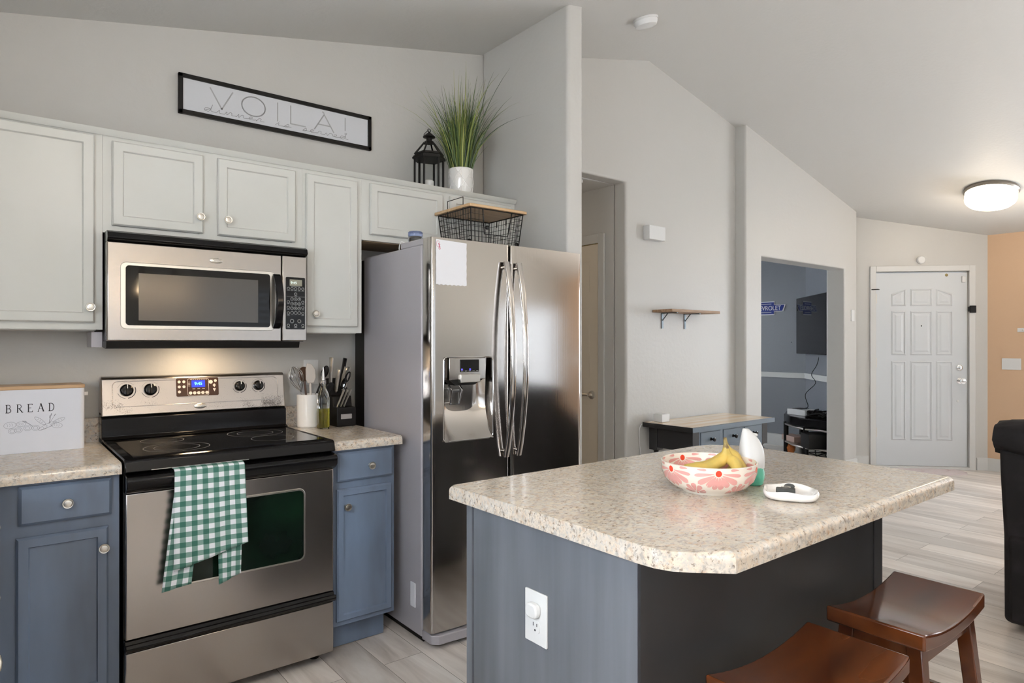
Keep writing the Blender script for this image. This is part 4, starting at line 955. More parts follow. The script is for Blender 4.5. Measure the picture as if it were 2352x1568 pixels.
bm = bm_new(); tube(bm, smooth([(1.682, .930, .936), (1.694, .925, .939), (1.704, .914, .937)], 4), .006, 10, rs=[.004, .0062, .0068, .0072, .007, .0068, .0062, .0055, .003]); single('remote_fob', bm, 'fob', 'rounded black fob lying behind the rectangular one in the dish', 'key fob')

# ================================================================== things on the kitchen counter
bx0, bx1, by = -.16, .279, 3.058
br = thing('bread_box', 'white enamel bread box with wooden lid, BREAD lettering and bread drawing', 'bread box', (.06, 3.14, .9145))
bm = bm_new(); prism(bm, [(x, y) for x, y in rrect(bx0, bx1, by, by+.165, .018, 5)], .9145, 1.152, 'z'); obj('box', bm, 'creamy', br)
bm = bm_new(); prism(bm, rrect(bx0-.002, bx1+.002, by-.002, by+.167, .02, 5), 1.152, 1.166, 'z'); obj('lid', bm, 'woodrim', br, bev=.003)
bm = bm_new(); box(bm, bx1+.001, bx1+.016, by+.06, by+.11, 1.118, 1.133); obj('side_handle', bm, 'whitec', br, bev=.002)
bm = bm_new(); Y0 = by-.0003
def serif(bm, ch, x, z, h):
    w = h*.62
    def st(pts, k=1): ribbon(bm, [(x+p[0]*w, z+p[1]*h) for p in pts], .0028*k, Y0, .0005)
    if ch == 'B': st([(.2, 0), (.2, 1)], 1.2); st([(.05, 1), (.5, 1)]+[(.5+.28*math.sin(a), .76+.24*math.cos(a)) for a in [PI*i/8 for i in range(9)]]+[(.2, .52)], .7); st([(.5, .52)]+[(.55+.33*math.sin(a), .26+.26*math.cos(a)) for a in [PI*i/8 for i in range(9)]]+[(.05, 0)], .8)
    if ch == 'R': st([(.2, 0), (.2, 1)], 1.2); st([(.05, 1), (.5, 1)]+[(.5+.28*math.sin(a), .75+.25*math.cos(a)) for a in [PI*i/8 for i in range(9)]]+[(.2, .5)], .7); st([(.45, .5), (.95, 0), (1.05, 0)], 1.1); st([(.08, 0), (.32, 0)], .5)
    if ch == 'E': st([(.2, 0), (.2, 1)], 1.2); st([(.05, 1), (.85, 1), (.85, .9)], .7); st([(.2, .52), (.65, .52)], .6); st([(.05, 0), (.85, 0), (.9, .12)], .7)
    if ch == 'A': st([(.05, 0), (.5, 1)], .6); st([(.5, 1), (.95, 0)], 1.3); st([(.22, .36), (.78, .36)], .5); st([(-.05, 0), (.15, 0)], .5); st([(.82, 0), (1.08, 0)], .5)
    if ch == 'D': st([(.2, 0), (.2, 1)], 1.2); st([(.05, 1), (.45, 1)]+[(.45+.5*math.sin(a), .5+.5*math.cos(a)) for a in [PI*i/10 for i in range(11)]]+[(.05, 0)], .85)
for i, ch in enumerate('BREAD'): serif(bm, ch, .032+i*.0325, 1.0685, .029)
obj('lettering', bm, 'inkblack', br)
bm = bm_new()
def dr_(pts, w=.0009): ribbon(bm, smooth(pts, 3) if len(pts) > 2 else pts, w, Y0, .0004)
def loaf(cx, cz1, L, w, ang):
    d = Vector((math.cos(ang), math.sin(ang))); q = Vector((-d.y, d.x)); c = Vector((cx, cz1))
    dr_([tuple(c+d*L*math.cos(a)+q*w*math.sin(a)) for a in [2*PI*i/18 for i in range(19)]])
    for k in (-.5, -.1, .3): p = c+d*L*k; dr_([tuple(p-q*w*.4), tuple(p+d*.003), tuple(p+q*w*.5)], .0007)
loaf(.136, 1.0325, .022, .0065, -.75); loaf(.195, 1.030, .021, .0065, .45); loaf(.158, 1.012, .03, .007, .5); loaf(.045, 1.022, .018, .012, .1); loaf(.078, 1.024, .014, .009, 0)
loaf(.188, 1.012, .018, .010, -.2); loaf(-.01, 1.012, .016, .008, .3); loaf(-.05, 1.02, .025, .01, -.1)
for cx, cz1 in ((.098, 1.008), (.122, 1.007), (.052, 1.000), (.07, 1.002)):
    for r in (.012, .007): dr_([(cx+r*math.cos(a), cz1+r*.8*math.sin(a)) for a in [2*PI*i/14 for i in range(15)]], .0008)
for x0, z0, x1, z1 in ((.163, 1.02, .170, 1.052), (.163, 1.02, .181, 1.050), (.163, 1.02, .166, 1.044), (.115, 1.012, .088, 1.032), (.115, 1.012, .094, 1.031), (.140, .998, .175, 1.012)):
    dr_([(x0, z0), ((x0+x1)/2+.001, (z0+z1)/2), (x1, z1)], .001)
    if z1 > 1.03: d = Vector((x1-x0, z1-z0)).normalized()*.006; ribbon(bm, [(x1-d.x*.2, z1-d.y*.2), (x1+d.x, z1+d.y)], .0026, Y0, .0004)
obj('bread_drawing', bm, 'inkpale', br)
# utensil crock
ux_, uy_ = 1.218, 3.165
ck = thing('utensil_crock', 'plain white ceramic utensil crock between range and oil bottle', 'crock', (ux_, uy_, .9145))
bm = bm_new(); lathe(bm, [(0, 0), (.049, 0), (.053, .004), (.054, .01), (.054, .160), (.050, .161), (.048, .155), (.047, .012), (0, .010)], (ux_, uy_, .9145), n=40); obj('crock_body', bm, 'whitec', ck)
def utensil(name, label, cat='utensil'): return thing(name, label, cat, (ux_, uy_, .926), group='utensils in the crock')
def V3(a, b, c): return Vector((a, b, c))
wk = utensil('whisk', 'steel balloon whisk leaning left in the white crock', 'whisk')
b0 = V3(ux_+.02, uy_, .928); b1 = V3(ux_-.035, uy_-.005, 1.085); dd = (b1-b0).normalized()
bm = bm_new(); tube(bm, [b0, b1], .005, 8); obj('handle', bm, 'satin', wk)
bm = bm_new(); d, u, v = basis(dd)
for k in range(7):
    a = PI*k/7; w = u*math.cos(a)+v*math.sin(a); tube(bm, smooth([b1, b1+dd*.05+w*.026, b1+dd*.10+w*.034, b1+dd*.135, b1+dd*.10-w*.034, b1+dd*.05-w*.026, b1], 5), .0011, 5)
obj('wire_loops', bm, 'chrome', wk)
def spoon(t, base, tip, hw, hl, mt, flat=.25, rr_=.005, slot=False):
    base = Vector(base); tip = Vector(tip); d = (tip-base).normalized(); bm = bm_new(); tube(bm, [base, tip], rr_, 8); obj('handle', bm, mt, t)
    bm = bm_new(); side = Vector((1, 0, 0))-d*d.x; side.normalize(); nrm = d.cross(side)
    bmesh.ops.create_uvsphere(bm, u_segments=20, v_segments=12, radius=1, matrix=Matrix.Translation(tip+d*hl*.85) @ Matrix((side, d, nrm)).transposed().to_4x4() @ Matrix.Diagonal((hw, hl, hw*flat, 1)))
    obj('head', bm, mt, t)
M['bwood'] = mat('brown_spoon', (.10, .05, .03), .4); M['beige'] = mat('pale_silicone', (.62, .56, .50), .5)
t = utensil('wooden_spoon', 'dark brown rimmed ladle spoon behind the whisk in the crock', 'spoon'); spoon(t, (ux_+.01, uy_+.02, .930), (ux_-.005, uy_+.03, 1.14), .030, .038, 'bwood')
t = utensil('silicone_spatula', 'pale beige spatula standing in the middle of the crock', 'spatula')
bm = bm_new(); tube(bm, [(ux_+.015, uy_-.02, .930), (ux_+.005, uy_-.015, 1.14)], .006, 8); obj('handle', bm, 'beige', t)
bm = bm_new(); prism(bm, [(p[0], p[1]) for p in [(ux_-.008, 1.13), (ux_+.022, 1.13), (ux_+.033, 1.16), (ux_+.028, 1.20), (ux_+.01, 1.225), (ux_-.012, 1.228), (ux_-.018, 1.2), (ux_-.017, 1.15)]], uy_-.022, uy_-.012); obj('blade', bm, 'beige', t, bev=.003)
t = utensil('black_spoon', 'black nylon spoon leaning right behind the oil bottle', 'spoon'); spoon(t, (ux_-.01, uy_+.01, .930), (ux_+.085, uy_+.02, 1.155), .019, .034, 'black')
t = utensil('slotted_turner', 'black turner leaning right, lowest of the crock tools', 'turner'); spoon(t, (ux_-.02, uy_-.01, .932), (ux_+.085, uy_-.02, 1.080), .02, .032, 'black', .15)
# oil bottle
ox, oy = 1.2475, 3.045
ob = thing('oil_bottle', 'square glass oil bottle with steel pourer, half full of yellow oil', 'bottle', (ox, oy, .9145))
def sq(bm, rings, n=20):
    rows = []
    for hw, z, p in rings:
        rows.append([bm.verts.new((ox+hw*math.copysign(abs(math.cos(a))**p, math.cos(a)), oy+hw*math.copysign(abs(math.sin(a))**p, math.sin(a)), z)) for a in [2*PI*(k+.5)/n for k in range(n)]])
    for a, b in zip(rows, rows[1:]):
        for i in range(n): bm.faces.new((a[i], a[(i+1) % n], b[(i+1) % n], b[i]))
    bm.faces.new(rows[0][::-1]); bm.faces.new(rows[-1])
bm = bm_new(); sq(bm, [(.023, .9145, .4), (.0255, .918, .4), (.0255, 1.060, .4), (.022, 1.085, .6), (.0125, 1.112, 1), (.011, 1.135, 1)]); obj('bottle_glass', bm, 'glass', ob)
bm = bm_new(); sq(bm, [(.022, .921, .4), (.0235, .924, .4), (.0235, 1.013, .4)]); obj('oil', bm, 'oil', ob)
bm = bm_new(); lathe(bm, [(0, 1.130), (.0135, 1.130), (.0145, 1.136), (.0145, 1.146), (.010, 1.150), (.008, 1.165), (.004, 1.195), (.003, 1.21), (0, 1.21)], (ox, oy, 0), n=20); obj('pourer', bm, 'chrome', ob)
bm = bm_new(); tube(bm, smooth([(ox-.027, oy, 1.055), (ox-.03, oy-.004, 1.04), (ox-.027, oy, 1.03)]), .003, 8); obj('clasp', bm, 'chrome', ob)
# knife block
kx, ky = 1.372, 3.13; KR = math.radians(0)
kb = thing('knife_block', 'black wooden knife block with a silver nameplate beside the refrigerator', 'knife block', (kx, ky, .9145))
bm = bm_new(); prism(bm, [(ky-.075, .9145), (ky+.09, .9145), (ky+.105, 1.13), (ky+.06, 1.15), (ky+.008, 1.065), (ky-.02, 1.06), (ky-.03, 1.01), (ky-.075, 1.008)], kx-.050, kx+.050, 'x'); blk = obj('block', bm, 'blackm', kb, bev=.003)
bm = bm_new(); prism(bm, rrect(kx-.03, kx+.027, .952, .976, .002, 2), ky-.0775, ky-.075); pl = obj('nameplate', bm, 'satin', kb)
bm = bm_new(); ribbon(bm, rrect(kx-.027, kx+.024, .955, .973, .006, 3), .0006, ky-.0776, .0003, closed=True); obj('nameplate_border', bm, 'inkgrey', pl)
def knife(label, base, tip, w, kind='steel'):
    t = thing('kitchen_knife', label, 'knife', base, group='knives in the knife block')
    base = Vector(base); tip = Vector(tip); d = (tip-base).normalized(); s = Vector((1, 0, 0)); s = (s-d*s.dot(d)).normalized(); nrm = d.cross(s); L = (tip-base).length
    bm = bm_new(); rows = []
    for k, ww, off in ((0, .8, 0), (.12, .9, 0), (.4, .75, 0), (.75, .9, 0), (.95, 1.1, .15), (1, .9, .2)):
        c = base+d*L*k+nrm*w*off; rows.append([bm.verts.new(c+s*w*.5*math.cos(a)+nrm*w*ww*math.sin(a)) for a in [2*PI*q/10 for q in range(10)]])
    for a, b in zip(rows, rows[1:]):
        for i in range(10): bm.faces.new((a[i], a[(i+1) % 10], b[(i+1) % 10], b[i]))
    bm.faces.new(rows[0][::-1]); bm.faces.new(rows[-1]); obj('knife_handle', bm, 'satin' if kind == 'steel' else 'black', t, ang=50)
    bm = bm_new(); c = base-d*.03
    prism(bm, [(0, 0), (.001, 0), (.001, .03), (0, .03)], 0, .001)
    bm.free(); bm = bm_new(); tube(bm, [base-d*.028, base+d*.004], w*.35, 6); obj('blade_collar', bm, 'chrome', t)
knife('steel handled knife at the far left and tallest in the block', (kx-.035, ky+.045, 1.10), (kx-.030, ky+.035, 1.255), .017)
knife('second steel handled knife from the left, shorter, in the block', (kx-.015, ky+.02, 1.085), (kx-.008, ky+.0, 1.195), .017)
knife('black handled sharpener knife at the top right of the block', (kx+.03, ky+.07, 1.115), (kx+.052, ky+.055, 1.250), .017, 'black')
knife('steel handled knife in the middle of the block behind the scissors', (kx+.018, ky+.045, 1.10), (kx+.042, ky+.02, 1.205), .015)
knife('steel handled knife at the far right of the block', (kx+.038, ky+.04, 1.09), (kx+.062, ky+.03, 1.205), .015)
for i, lab in enumerate(('left', 'middle', 'right')):
    knife('small steel steak knife low on the block front, %s of the three' % lab, (kx-.036+i*.017, ky-.045, 1.012), (kx-.012+i*.018, ky-.075, 1.098), .009)
t = thing('kitchen_scissors', 'black handled kitchen scissors standing in the knife block', 'scissors', (kx+.02, ky+.01, 1.07))
for s in (-1, 1):
    bm = bm_new(); c = V3(kx+.026+s*.011, ky-.008, 1.140+s*.016); tube(bm, [c+V3(.010*math.cos(a)+.008*math.sin(a), 0, .024*math.sin(a)) for a in [2*PI*k/16 for k in range(16)]], .004, 8, closed=True); obj('finger_loop', bm, 'black', t)
bm = bm_new(); tube(bm, [(kx+.008, ky-.004, 1.07), (kx+.018, ky-.006, 1.12)], .006, 8); obj('scissor_blades', bm, 'chrome', t)

# ================================================================== on top of the cabinets
sg = thing('framed_sign', 'long black framed sign reading VOILA! dinner is served above the cabinets', 'sign', (1.12, WY, 2.46))
sx0, sx1, sz0, sz1 = .650, 1.598, 2.368, 2.550; ys = WY-.003
bm = bm_new(); fwd = .019
for a in ((sx0, sx1, sz1-fwd, sz1), (sx0, sx1, sz0, sz0+fwd), (sx0, sx0+fwd, sz0, sz1), (sx1-fwd, sx1, sz0, sz1)): box(bm, a[0], a[1], ys-.02, ys, a[2], a[3])
obj('frame', bm, 'blackm', sg, bev=.002)
bm = bm_new(); box(bm, sx0+.01, sx1-.01, ys-.011, ys-.002, sz0+.01, sz1-.01); obj('sign_panel', bm, 'signface', sg)
yl = ys-.011; cx_ = sx0+fwd; bm = bm_new()
zb, zt = 2.424, 2.513
for strokes in ([[(.785, zt), (.836, zb), (.885, zt)]], [arc(.981, (zb+zt)/2, .055, .046, 0, 360, 28)], [[(1.096, zt), (1.096, zb)]], [[(1.161, zt), (1.161, zb), (1.236, zb)]],
                [[(1.284, zb), (1.335, zt-.006), (1.387, zb)], [(1.304, zb+.028), (1.371, zb+.028)], [(1.326, zt+.006), (1.334, zt+.001)]], [[(1.45, zt), (1.45, zb+.024)], [(1.45, zb+.009), (1.45, zb+.004)]]):
    bm = bm_new()
    for p in strokes: ribbon(bm, p, .006, yl, .0004)
    obj('letter', bm, 'inkgrey', sg)
zc = 2.402
def cur(word, x, s):
    out = []; bm = bm_new()
    for ch in word:
        if ch == 'd': P_ = [(0, .1), (.9, .9), (.3, 1), (0, .5), (.3, 0), (.8, .2), (1.3, 2.3), (1.0, .4), (1.6, .05)]; w = 1.9
        elif ch == 'i': P_ = [(0, .1), (.5, 1), (.5, .1), (1.1, .1)]; w = 1.3; ribbon(bm, [(x+.6*s, zc+1.5*.0145), (x+.66*s, zc+1.6*.0145)], .0018, yl, .0004)
        elif ch == 'n': P_ = [(0, .1), (.4, 1), (.4, 0), (.9, .95), (1.2, .8), (1.2, .1), (1.8, .15)]; w = 1.95
        elif ch == 'e': P_ = [(0, .2), (.7, .6), (.6, 1), (.2, .7), (.3, .1), (.9, .1), (1.3, .3)]; w = 1.45
        elif ch == 'r': P_ = [(0, .1), (.4, 1), (.8, .9), (.7, .2), (1.3, .2)]; w = 1.5
        elif ch == 's': P_ = [(0, .1), (.6, 1.1), (.7, .3), (.2, 0), (0.1, .25), (1.1, .25)]; w = 1.3
        elif ch == 'v': P_ = [(0, .3), (.3, .9), (.5, .05), (1.0, 1), (1.5, .8)]; w = 1.6
        out += [(x+p[0]*s, zc+p[1]*.0145) for p in P_]; x += w*s
    ribbon(bm, smooth(out, 4), .0019, yl, .0004); obj('script_word', bm, 'inkthin', sg)
cur('dinner', .760, .0275); cur('is', 1.085, .033); cur('served', 1.222, .0275)

# lantern
lx, ly, lz = 1.851, 3.06, 2.148
ln_ = thing('lantern', 'black metal hexagonal candle lantern on top of the white cabinets', 'lantern', (lx, ly, lz))
HEX = [PI/6+PI/3*k+.15 for k in range(6)]
def hexr(r, z): return [Vector((lx+r*math.cos(a), ly+r*math.sin(a), z)) for a in HEX]
bm = bm_new(); prism(bm, [(p.x, p.y) for p in hexr(.083, 0)], lz, lz+.012, 'z')
for p, q in zip(hexr(.078, lz+.01), hexr(.078, lz+.185)): tube(bm, [p, q], .0062, 6)
for z, r in ((.185, .086), (.178, .092), (.200, .080)):
    prism(bm, [(p.x, p.y) for p in hexr(r, 0)], lz+z-.004, lz+z+.006, 'z')
obj('frame', bm, 'blackm', ln_)
bm = bm_new()
for p, q in zip(hexr(.080, lz+.200), hexr(.026, lz+.268)): tube(bm, [p, q], .0045, 6)
lathe(bm, [(0, .262), (.030, .262), (.026, .272), (.016, .276), (.016, .290), (.034, .296), (.034, .299), (.020, .312), (.008, .320), (.005, .326), (0, .326)], (lx, ly, lz), n=24); obj('roof', bm, 'blackm', ln_)
bm = bm_new(); tube(bm, [(lx+.009*math.cos(a), ly, lz+.333+.009*math.sin(a)) for a in [2*PI*k/16 for k in range(16)]], .0022, 6, closed=True); tube(bm, smooth([(lx-.030, ly, lz+.29), (lx-.034, ly-.004, lz+.305), (lx-.012, ly-.006, lz+.328), (lx, ly, lz+.33)]), .0018, 6); obj('hanging_ring', bm, 'blackm', ln_)
bm = bm_new(); A = hexr(.077, lz+.012); B_ = hexr(.077, lz+.178); C_ = hexr(.078, lz+.206); D_ = hexr(.026, lz+.264)
for i in range(6):
    for P1, P2 in ((A, B_), (C_, D_)): bm.faces.new([bm.verts.new(p) for p in (P1[i], P1[(i+1) % 6], P2[(i+1) % 6], P2[i])])
obj('glass_panes', bm, 'glass_thin', ln_)
bm = bm_new(); lathe(bm, [(0, 0), (.026, 0), (.026, .045), (.022, .05), (0, .048)], (lx, ly, lz+.0125), n=24); single('pillar_candle', bm, 'whitec', 'short white candle standing inside the black lantern', 'candle')
# potted plant
px_, py_ = 2.052, 3.05
pot = thing('potted_grass', 'artificial green grass in a white embossed pot on top of the cabinets', 'plant', (px_, py_, 2.148))
bm = bm_new(); lathe(bm, [(0, 0), (.066, 0), (.069, .004), (.070, .150), (.066, .152), (.064, .148), (.062, .10), (0, .10)], (px_, py_, 2.148), n=48); pb = obj('pot', bm, 'whitec', pot)
bm = bm_new()
for k in range(12):
    a = 2*PI*k/12
    for j in range(3):
        z0 = 2.152+j*.048; a2 = a+PI/6
        def pp(a_, z): return (px_+.0705*math.cos(a_), py_+.0705*math.sin(a_), z)
        for (aa, za, ab, zb2) in ((a, z0, a2, z0+.046), (a2, z0, a, z0+.046)) if (k+j) % 2 else ((a, z0, a, z0+.046), (a, z0+.046, a2, z0+.046)):
            tube(bm, [pp(aa+(ab-aa)*t/4, za+(zb2-za)*t/4) for t in range(5)], .0012, 4)
obj('embossed_lines', bm, 'whitec', pb)
bm = bm_new(); tone = bm.verts.layers.float.new('tone'); rnd = random.Random(3)
def blade(p0, dirx, diry, h, curl, w, tn):
    n = 9; side = Vector((rnd.uniform(-1, 1), rnd.uniform(-1, 1), 0)).normalized(); P_ = []
    for i in range(n+1):
        t = i/n; out = t*.35+curl*t**2.6
        wv = .012*math.sin(t*5+tn*40)*t; P_.append(Vector((p0[0]+dirx*out*h+wv, p0[1]+diry*out*h+wv*.4, p0[2]+h*(t-.30*curl*t**3.2))))
    prev = None
    for i, p in enumerate(P_):
        ww = w*(1-(i/n)**1.8)*.5+.0003
        A = bm.verts.new(p-side*ww); B2 = bm.verts.new(p+side*ww); A[tone] = tn; B2[tone] = tn
        if prev: bm.faces.new((prev[0], prev[1], B2, A))
        prev = (A, B2)
for k in range(620):
    a = rnd.uniform(0, 2*PI); r = rnd.uniform(0, .055); lean = rnd.uniform(.1, .8)*(r/.055*.7+.35)
    dx_, dy_ = math.cos(a)*lean, math.sin(a)*lean
    ymax = (WY-.02-py_); h = rnd.choice([.24, .30, .34, .38, .43, .49, .55])*rnd.uniform(.85, 1.12)
    curl = rnd.uniform(.05, .75)*(1 if h > .3 else .5)
    ext = (.35+curl)*h
    if py_+math.sin(a)*r+dy_*ext > WY-.02: dy_ = (ymax-math.sin(a)*r)/ext*.9
    if px_+math.cos(a)*r+dx_*ext > 2.335: dx_ = (2.335-px_-math.cos(a)*r)/ext*.95
    blade((px_+math.cos(a)*r, py_+math.sin(a)*r, 2.25), dx_, dy_, h, curl, rnd.uniform(.003, .0075), min(1, max(0, rnd.gauss(.5, .28))))
blade((px_-.04, py_-.02, 2.27), -1.05, -.15, .30, .75, .011, .1); blade((px_+.03, py_-.03, 2.27), .6, -.6, .42, .7, .011, .05); blade((px_+.02, py_-.03, 2.27), .35, -.6, .40, .5, .011, .1)
obj('grass_blades', bm, 'grass', pot)

# ================================================================== on top of the refrigerator
bk = thing('wire_basket', 'black wire basket with pale wooden lid on top of the refrigerator', 'basket', (1.98, 2.83, 1.795))
kx0, kx1, ky0, ky1, kz0, kz1 = 1.80, 2.165, 2.60, 2.93, 1.766, 1.985
bm = bm_new(); prism(bm, rrect(kx0, kx1, ky0, ky1, .012, 3), 1.993, 2.007, 'z'); obj('wooden_lid', bm, 'board', bk, bev=.002)
ix0, ix1, iy0, iy1 = kx0+.018, kx1-.018, ky0+.018, ky1-.018; tb = .022
def bc(x, y, t): return (x+(tb*(1-t) if x == ix0 else (-tb*(1-t) if x == ix1 else (.0))), y+(tb*(1-t) if y == iy0 else (-tb*(1-t) if y == iy1 else 0)), kz0+.006+(kz1-kz0)*t)
bm = bm_new(); w1, w2 = .0013, .003
def lerp(a, b, t): return a+(b-a)*t
for t_ in (0, 1): tube(bm, [bc(ix0, iy0, t_), bc(ix1, iy0, t_), bc(ix1, iy1, t_), bc(ix0, iy1, t_)], w2, 6, closed=True)
for x, y in ((ix0, iy0), (ix1, iy0), (ix1, iy1), (ix0, iy1)): tube(bm, [bc(x, y, 0), bc(x, y, 1)], w2, 6)
nx, ny = 13, 12
C4 = [(ix0, iy0), (ix1, iy0), (ix1, iy1), (ix0, iy1)]
for s in range(4):
    (xa, ya), (xb, yb) = C4[s], C4[(s+1) % 4]
    cut_ = s in (0, 3)
    for k in range(1, nx):
        f = k/nx; a = Vector(bc(xa, ya, 0)).lerp(Vector(bc(xb, yb, 0)), f); b = Vector(bc(xa, ya, 1)).lerp(Vector(bc(xb, yb, 1)), f)
        if s == 0 and .25 < f < .75: b = a.lerp(b, .45)
        tube(bm, [a, b], w1, 4)
    for j in range(1, 8):
        t_ = j/8; a = Vector(bc(xa, ya, t_)); b = Vector(bc(xb, yb, t_))
        if s == 0 and t_ > .45: tube(bm, [a, a.lerp(b, .25)], w1, 4); tube(bm, [a.lerp(b, .75), b], w1, 4)
        else: tube(bm, [a, b], w1, 4)
a0, b0_ = Vector(bc(ix0, iy0, 1)), Vector(bc(ix1, iy0, 1)); a1, b1_ = Vector(bc(ix0, iy0, .45)), Vector(bc(ix1, iy0, .45))
tube(bm, [a0.lerp(b0_, .22), a1.lerp(b1_, .26), a1.lerp(b1_, .74), a0.lerp(b0_, .78)], w2, 6)
for k in range(1, 8): f = k/8; tube(bm, [Vector(bc(ix0, iy0, 0)).lerp(Vector(bc(ix0, iy1, 0)), f), Vector(bc(ix1, iy0, 0)).lerp(Vector(bc(ix1, iy1, 0)), f)], w1, 4)
obj('wire_mesh', bm, 'blackm', bk)
for x in (kx0+.006, kx1+.0):
    yy0, yy1 = (2.66, 2.80) if x < 2 else (2.78, 2.86)
    bm = bm_new(); hx = x-.004; tube(bm, [(hx, yy0, 1.96), (hx, yy0, 2.045), (hx, yy1, 2.045), (hx, yy1, 1.96)], .0022, 6); obj('handle', bm, 'blackm', bk)
for p in ((ix0+.012, iy0+.03, 1.83), (ix0+.015, iy1-.05, 1.825), (ix0+.10, iy0, 1.90), (ix1-.010, iy0+.04, 1.84), (ix1-.16, iy1-.02, 1.80)):
    bm = bm_new(); lathe(bm, [(0, 0), (.010, 0), (.011, .006), (.006, .009), (0, .009)], p, (-.6, -.8, 0), 12); obj('clip', bm, 'black', bk)
bm = bm_new(); lathe(bm, [(0, 0), (.045, 0), (.05, .01), (.048, .055), (.03, .06), (0, .06)], (1.99, 2.76, 1.774), n=24); single('plastic_tub', bm, 'bluep', 'translucent blue plastic tub inside the wire basket', 'tub')
t = thing('glass_jar', 'small clear glass jar with lid on the refrigerator, left of the basket', 'jar', (1.53, 2.64, 1.79))
bm = bm_new(); lathe(bm, [(0, .0), (.030, .0), (.034, .004), (.034, .025), (.029, .032), (0, .032)], (1.535, 2.66, 1.791), n=28); obj('jar_body', bm, 'glass', t)
bm = bm_new(); lathe(bm, [(0, .030), (.033, .030), (.034, .036), (.034, .05), (.030, .054), (0, .054)], (1.535, 2.66, 1.791), n=28); obj('jar_lid', bm, 'bluep', t)
bm = bm_new(); tube(bm, smooth([(1.50, 2.70, 1.795), (1.487, 2.71, 1.80), (1.480, 2.712, 1.78), (1.4795, 2.715, 1.765)], 5)+[(1.4795, 2.712, 1.764)], .0022, 6); single('white_cord', bm, 'white', 'short white cord hanging over the left rear edge of the refrigerator', 'cord')
# ================================================================== fixtures on walls and ceilings
ca = math.atan(.2385); cb = math.atan(.235)
def on_ceiling(name, label, cat, x, y, slope, parts):
    t = thing(name, label, cat, (x, y, cz(x)-.001), 0, local=True); t.rotation_euler = (0, slope, 0)
    for nm, prof, mt in parts: bm = bm_new(); lathe(bm, prof, (0, 0, 0), (0, 0, -1), 40); obj(nm, bm, mt, t)
    return t
on_ceiling('smoke_detector', 'round white smoke detector on the sloped ceiling', 'smoke detector', 3.035, 2.552, -ca, [('mounting_plate', [(0, 0), (.075, 0), (.075, .012), (0, .012)], 'white'), ('detector_body', [(0, .012), (.070, .012), (.070, .022), (.062, .040), (.05, .045), (0, .045)], 'white')])
cl = on_ceiling('ceiling_light', 'round flush ceiling lamp with glowing frosted shade near the front door', 'ceiling light', 7.04, 1.93, cb, [('lamp_base', [(0, 0), (.207, 0), (.210, .02), (.198, .032), (0, .032)], 'lampmetal')])
bm = bm_new(); lathe(bm, [(0, .150), (.11, .147), (.165, .137), (.188, .115), (.196, .09), (.196, .03), (0, .03)], (0, 0, 0), (0, 0, -1), 48); obj('glass_shade', bm, 'emitlamp', cl)
bm = bm_new(); lathe(bm, [(0, .145), (.018, .148), (.018, .153), (.008, .161), (0, .165)], (0, 0, 0), (0, 0, -1), 16); obj('finial', bm, 'satin', cl)
point('ceiling_light_glow', (7.04, 1.93, cz(7.04)-.25), 9, (1, .82, .6), .12)
# hall ceiling lamp
t = thing('hall_light', 'flat white ceiling lamp inside the hallway opening', 'ceiling light', (3.17, 3.66, 2.505))
bm = bm_new(); box(bm, 3.02, 3.32, 3.365, 3.95, 2.480, 2.504); obj('lamp_housing', bm, 'white', t, bev=.004)
bm = bm_new(); box(bm, 3.04, 3.30, 3.38, 3.93, 2.462, 2.482); obj('diffuser', bm, 'white', t, bev=.008)
point('hall_glow', (3.1, 4.9, 2.3), 5, (1, .74, .48), .15)
# door chime, wall shelf
t = thing('door_chime', 'white boxy door chime high on the wall right of the hallway', 'door chime', (3.893, 3.218, 2.15))
bm = bm_new(); box(bm, 3.80, 3.985, 3.155, 3.217, 2.10, 2.205); obj('chime_cover', bm, 'white', t, bev=.003)
sh = thing('wall_shelf', 'small wooden wall shelf on two dark brackets on the white wall', 'shelf', (4.20, 3.218, 1.56))
bm = bm_new(); box(bm, 3.905, 4.505, 3.03, 3.216, 1.560, 1.580); obj('shelf_board', bm, 'boardx', sh, bev=.002)
for x in (4.02, 4.30):
    bm = bm_new(); box(bm, x-.009, x+.009, 3.210, 3.2165, 1.44, 1.56); box(bm, x-.009, x+.009, 3.07, 3.2165, 1.554, 1.560); tube(bm, [(x, 3.213, 1.50), (x, 3.16, 1.556)], .004, 6); obj('bracket', bm, mat('bracket_steel', (.12, .14, .15), .35, .6), sh)
# switches
def switch(label, loc, rz, n=1):
    t = thing('light_switch', label, 'light switch', loc, rz, local=True); w = .035+.046*n-.011; bm = bm_new(); prism(bm, rrect(-w/2, w/2, -.058, .058, .004, 3), -.006, 0); obj('cover_plate', bm, 'white', t, bev=.001)
    for i in range(n):
        x = (i-(n-1)/2)*.046; bm = bm_new(); v = prism(bm, [(-.0075, -.033), (-.006, .033), (-.001, .033), (-.001, -.033)], x-.016, x+.016, 'x'); obj('rocker', bm, 'white', t)
    return t
switch('single white light switch on the narrow wall right of the den opening', (6.985, 3.119, 1.615), 0)
switch('white triple light switch plate on the tan wall', (8.129, 2.055, 1.115), -PI/2, 3)
t = thing('wall_hook_rail', 'small white hook plate on the tan wall at the right edge', 'wall hook', (8.129, 1.955, 1.46), -PI/2, local=True)
bm = bm_new(); box(bm, -.05, .07, -.008, 0, -.02, .02); obj('plate', bm, 'white', t, bev=.002); bm = bm_new(); tube(bm, [(0, -.008, 0), (0, -.03, -.005), (0, -.035, .008)], .004, 6); obj('hook', bm, 'satin', t)
t = thing('motion_sensor', 'small round white sensor on the wall above the front door', 'sensor', tuple((DW @ Vector((.82, 0, 2.205)))), -PI/4, local=True)
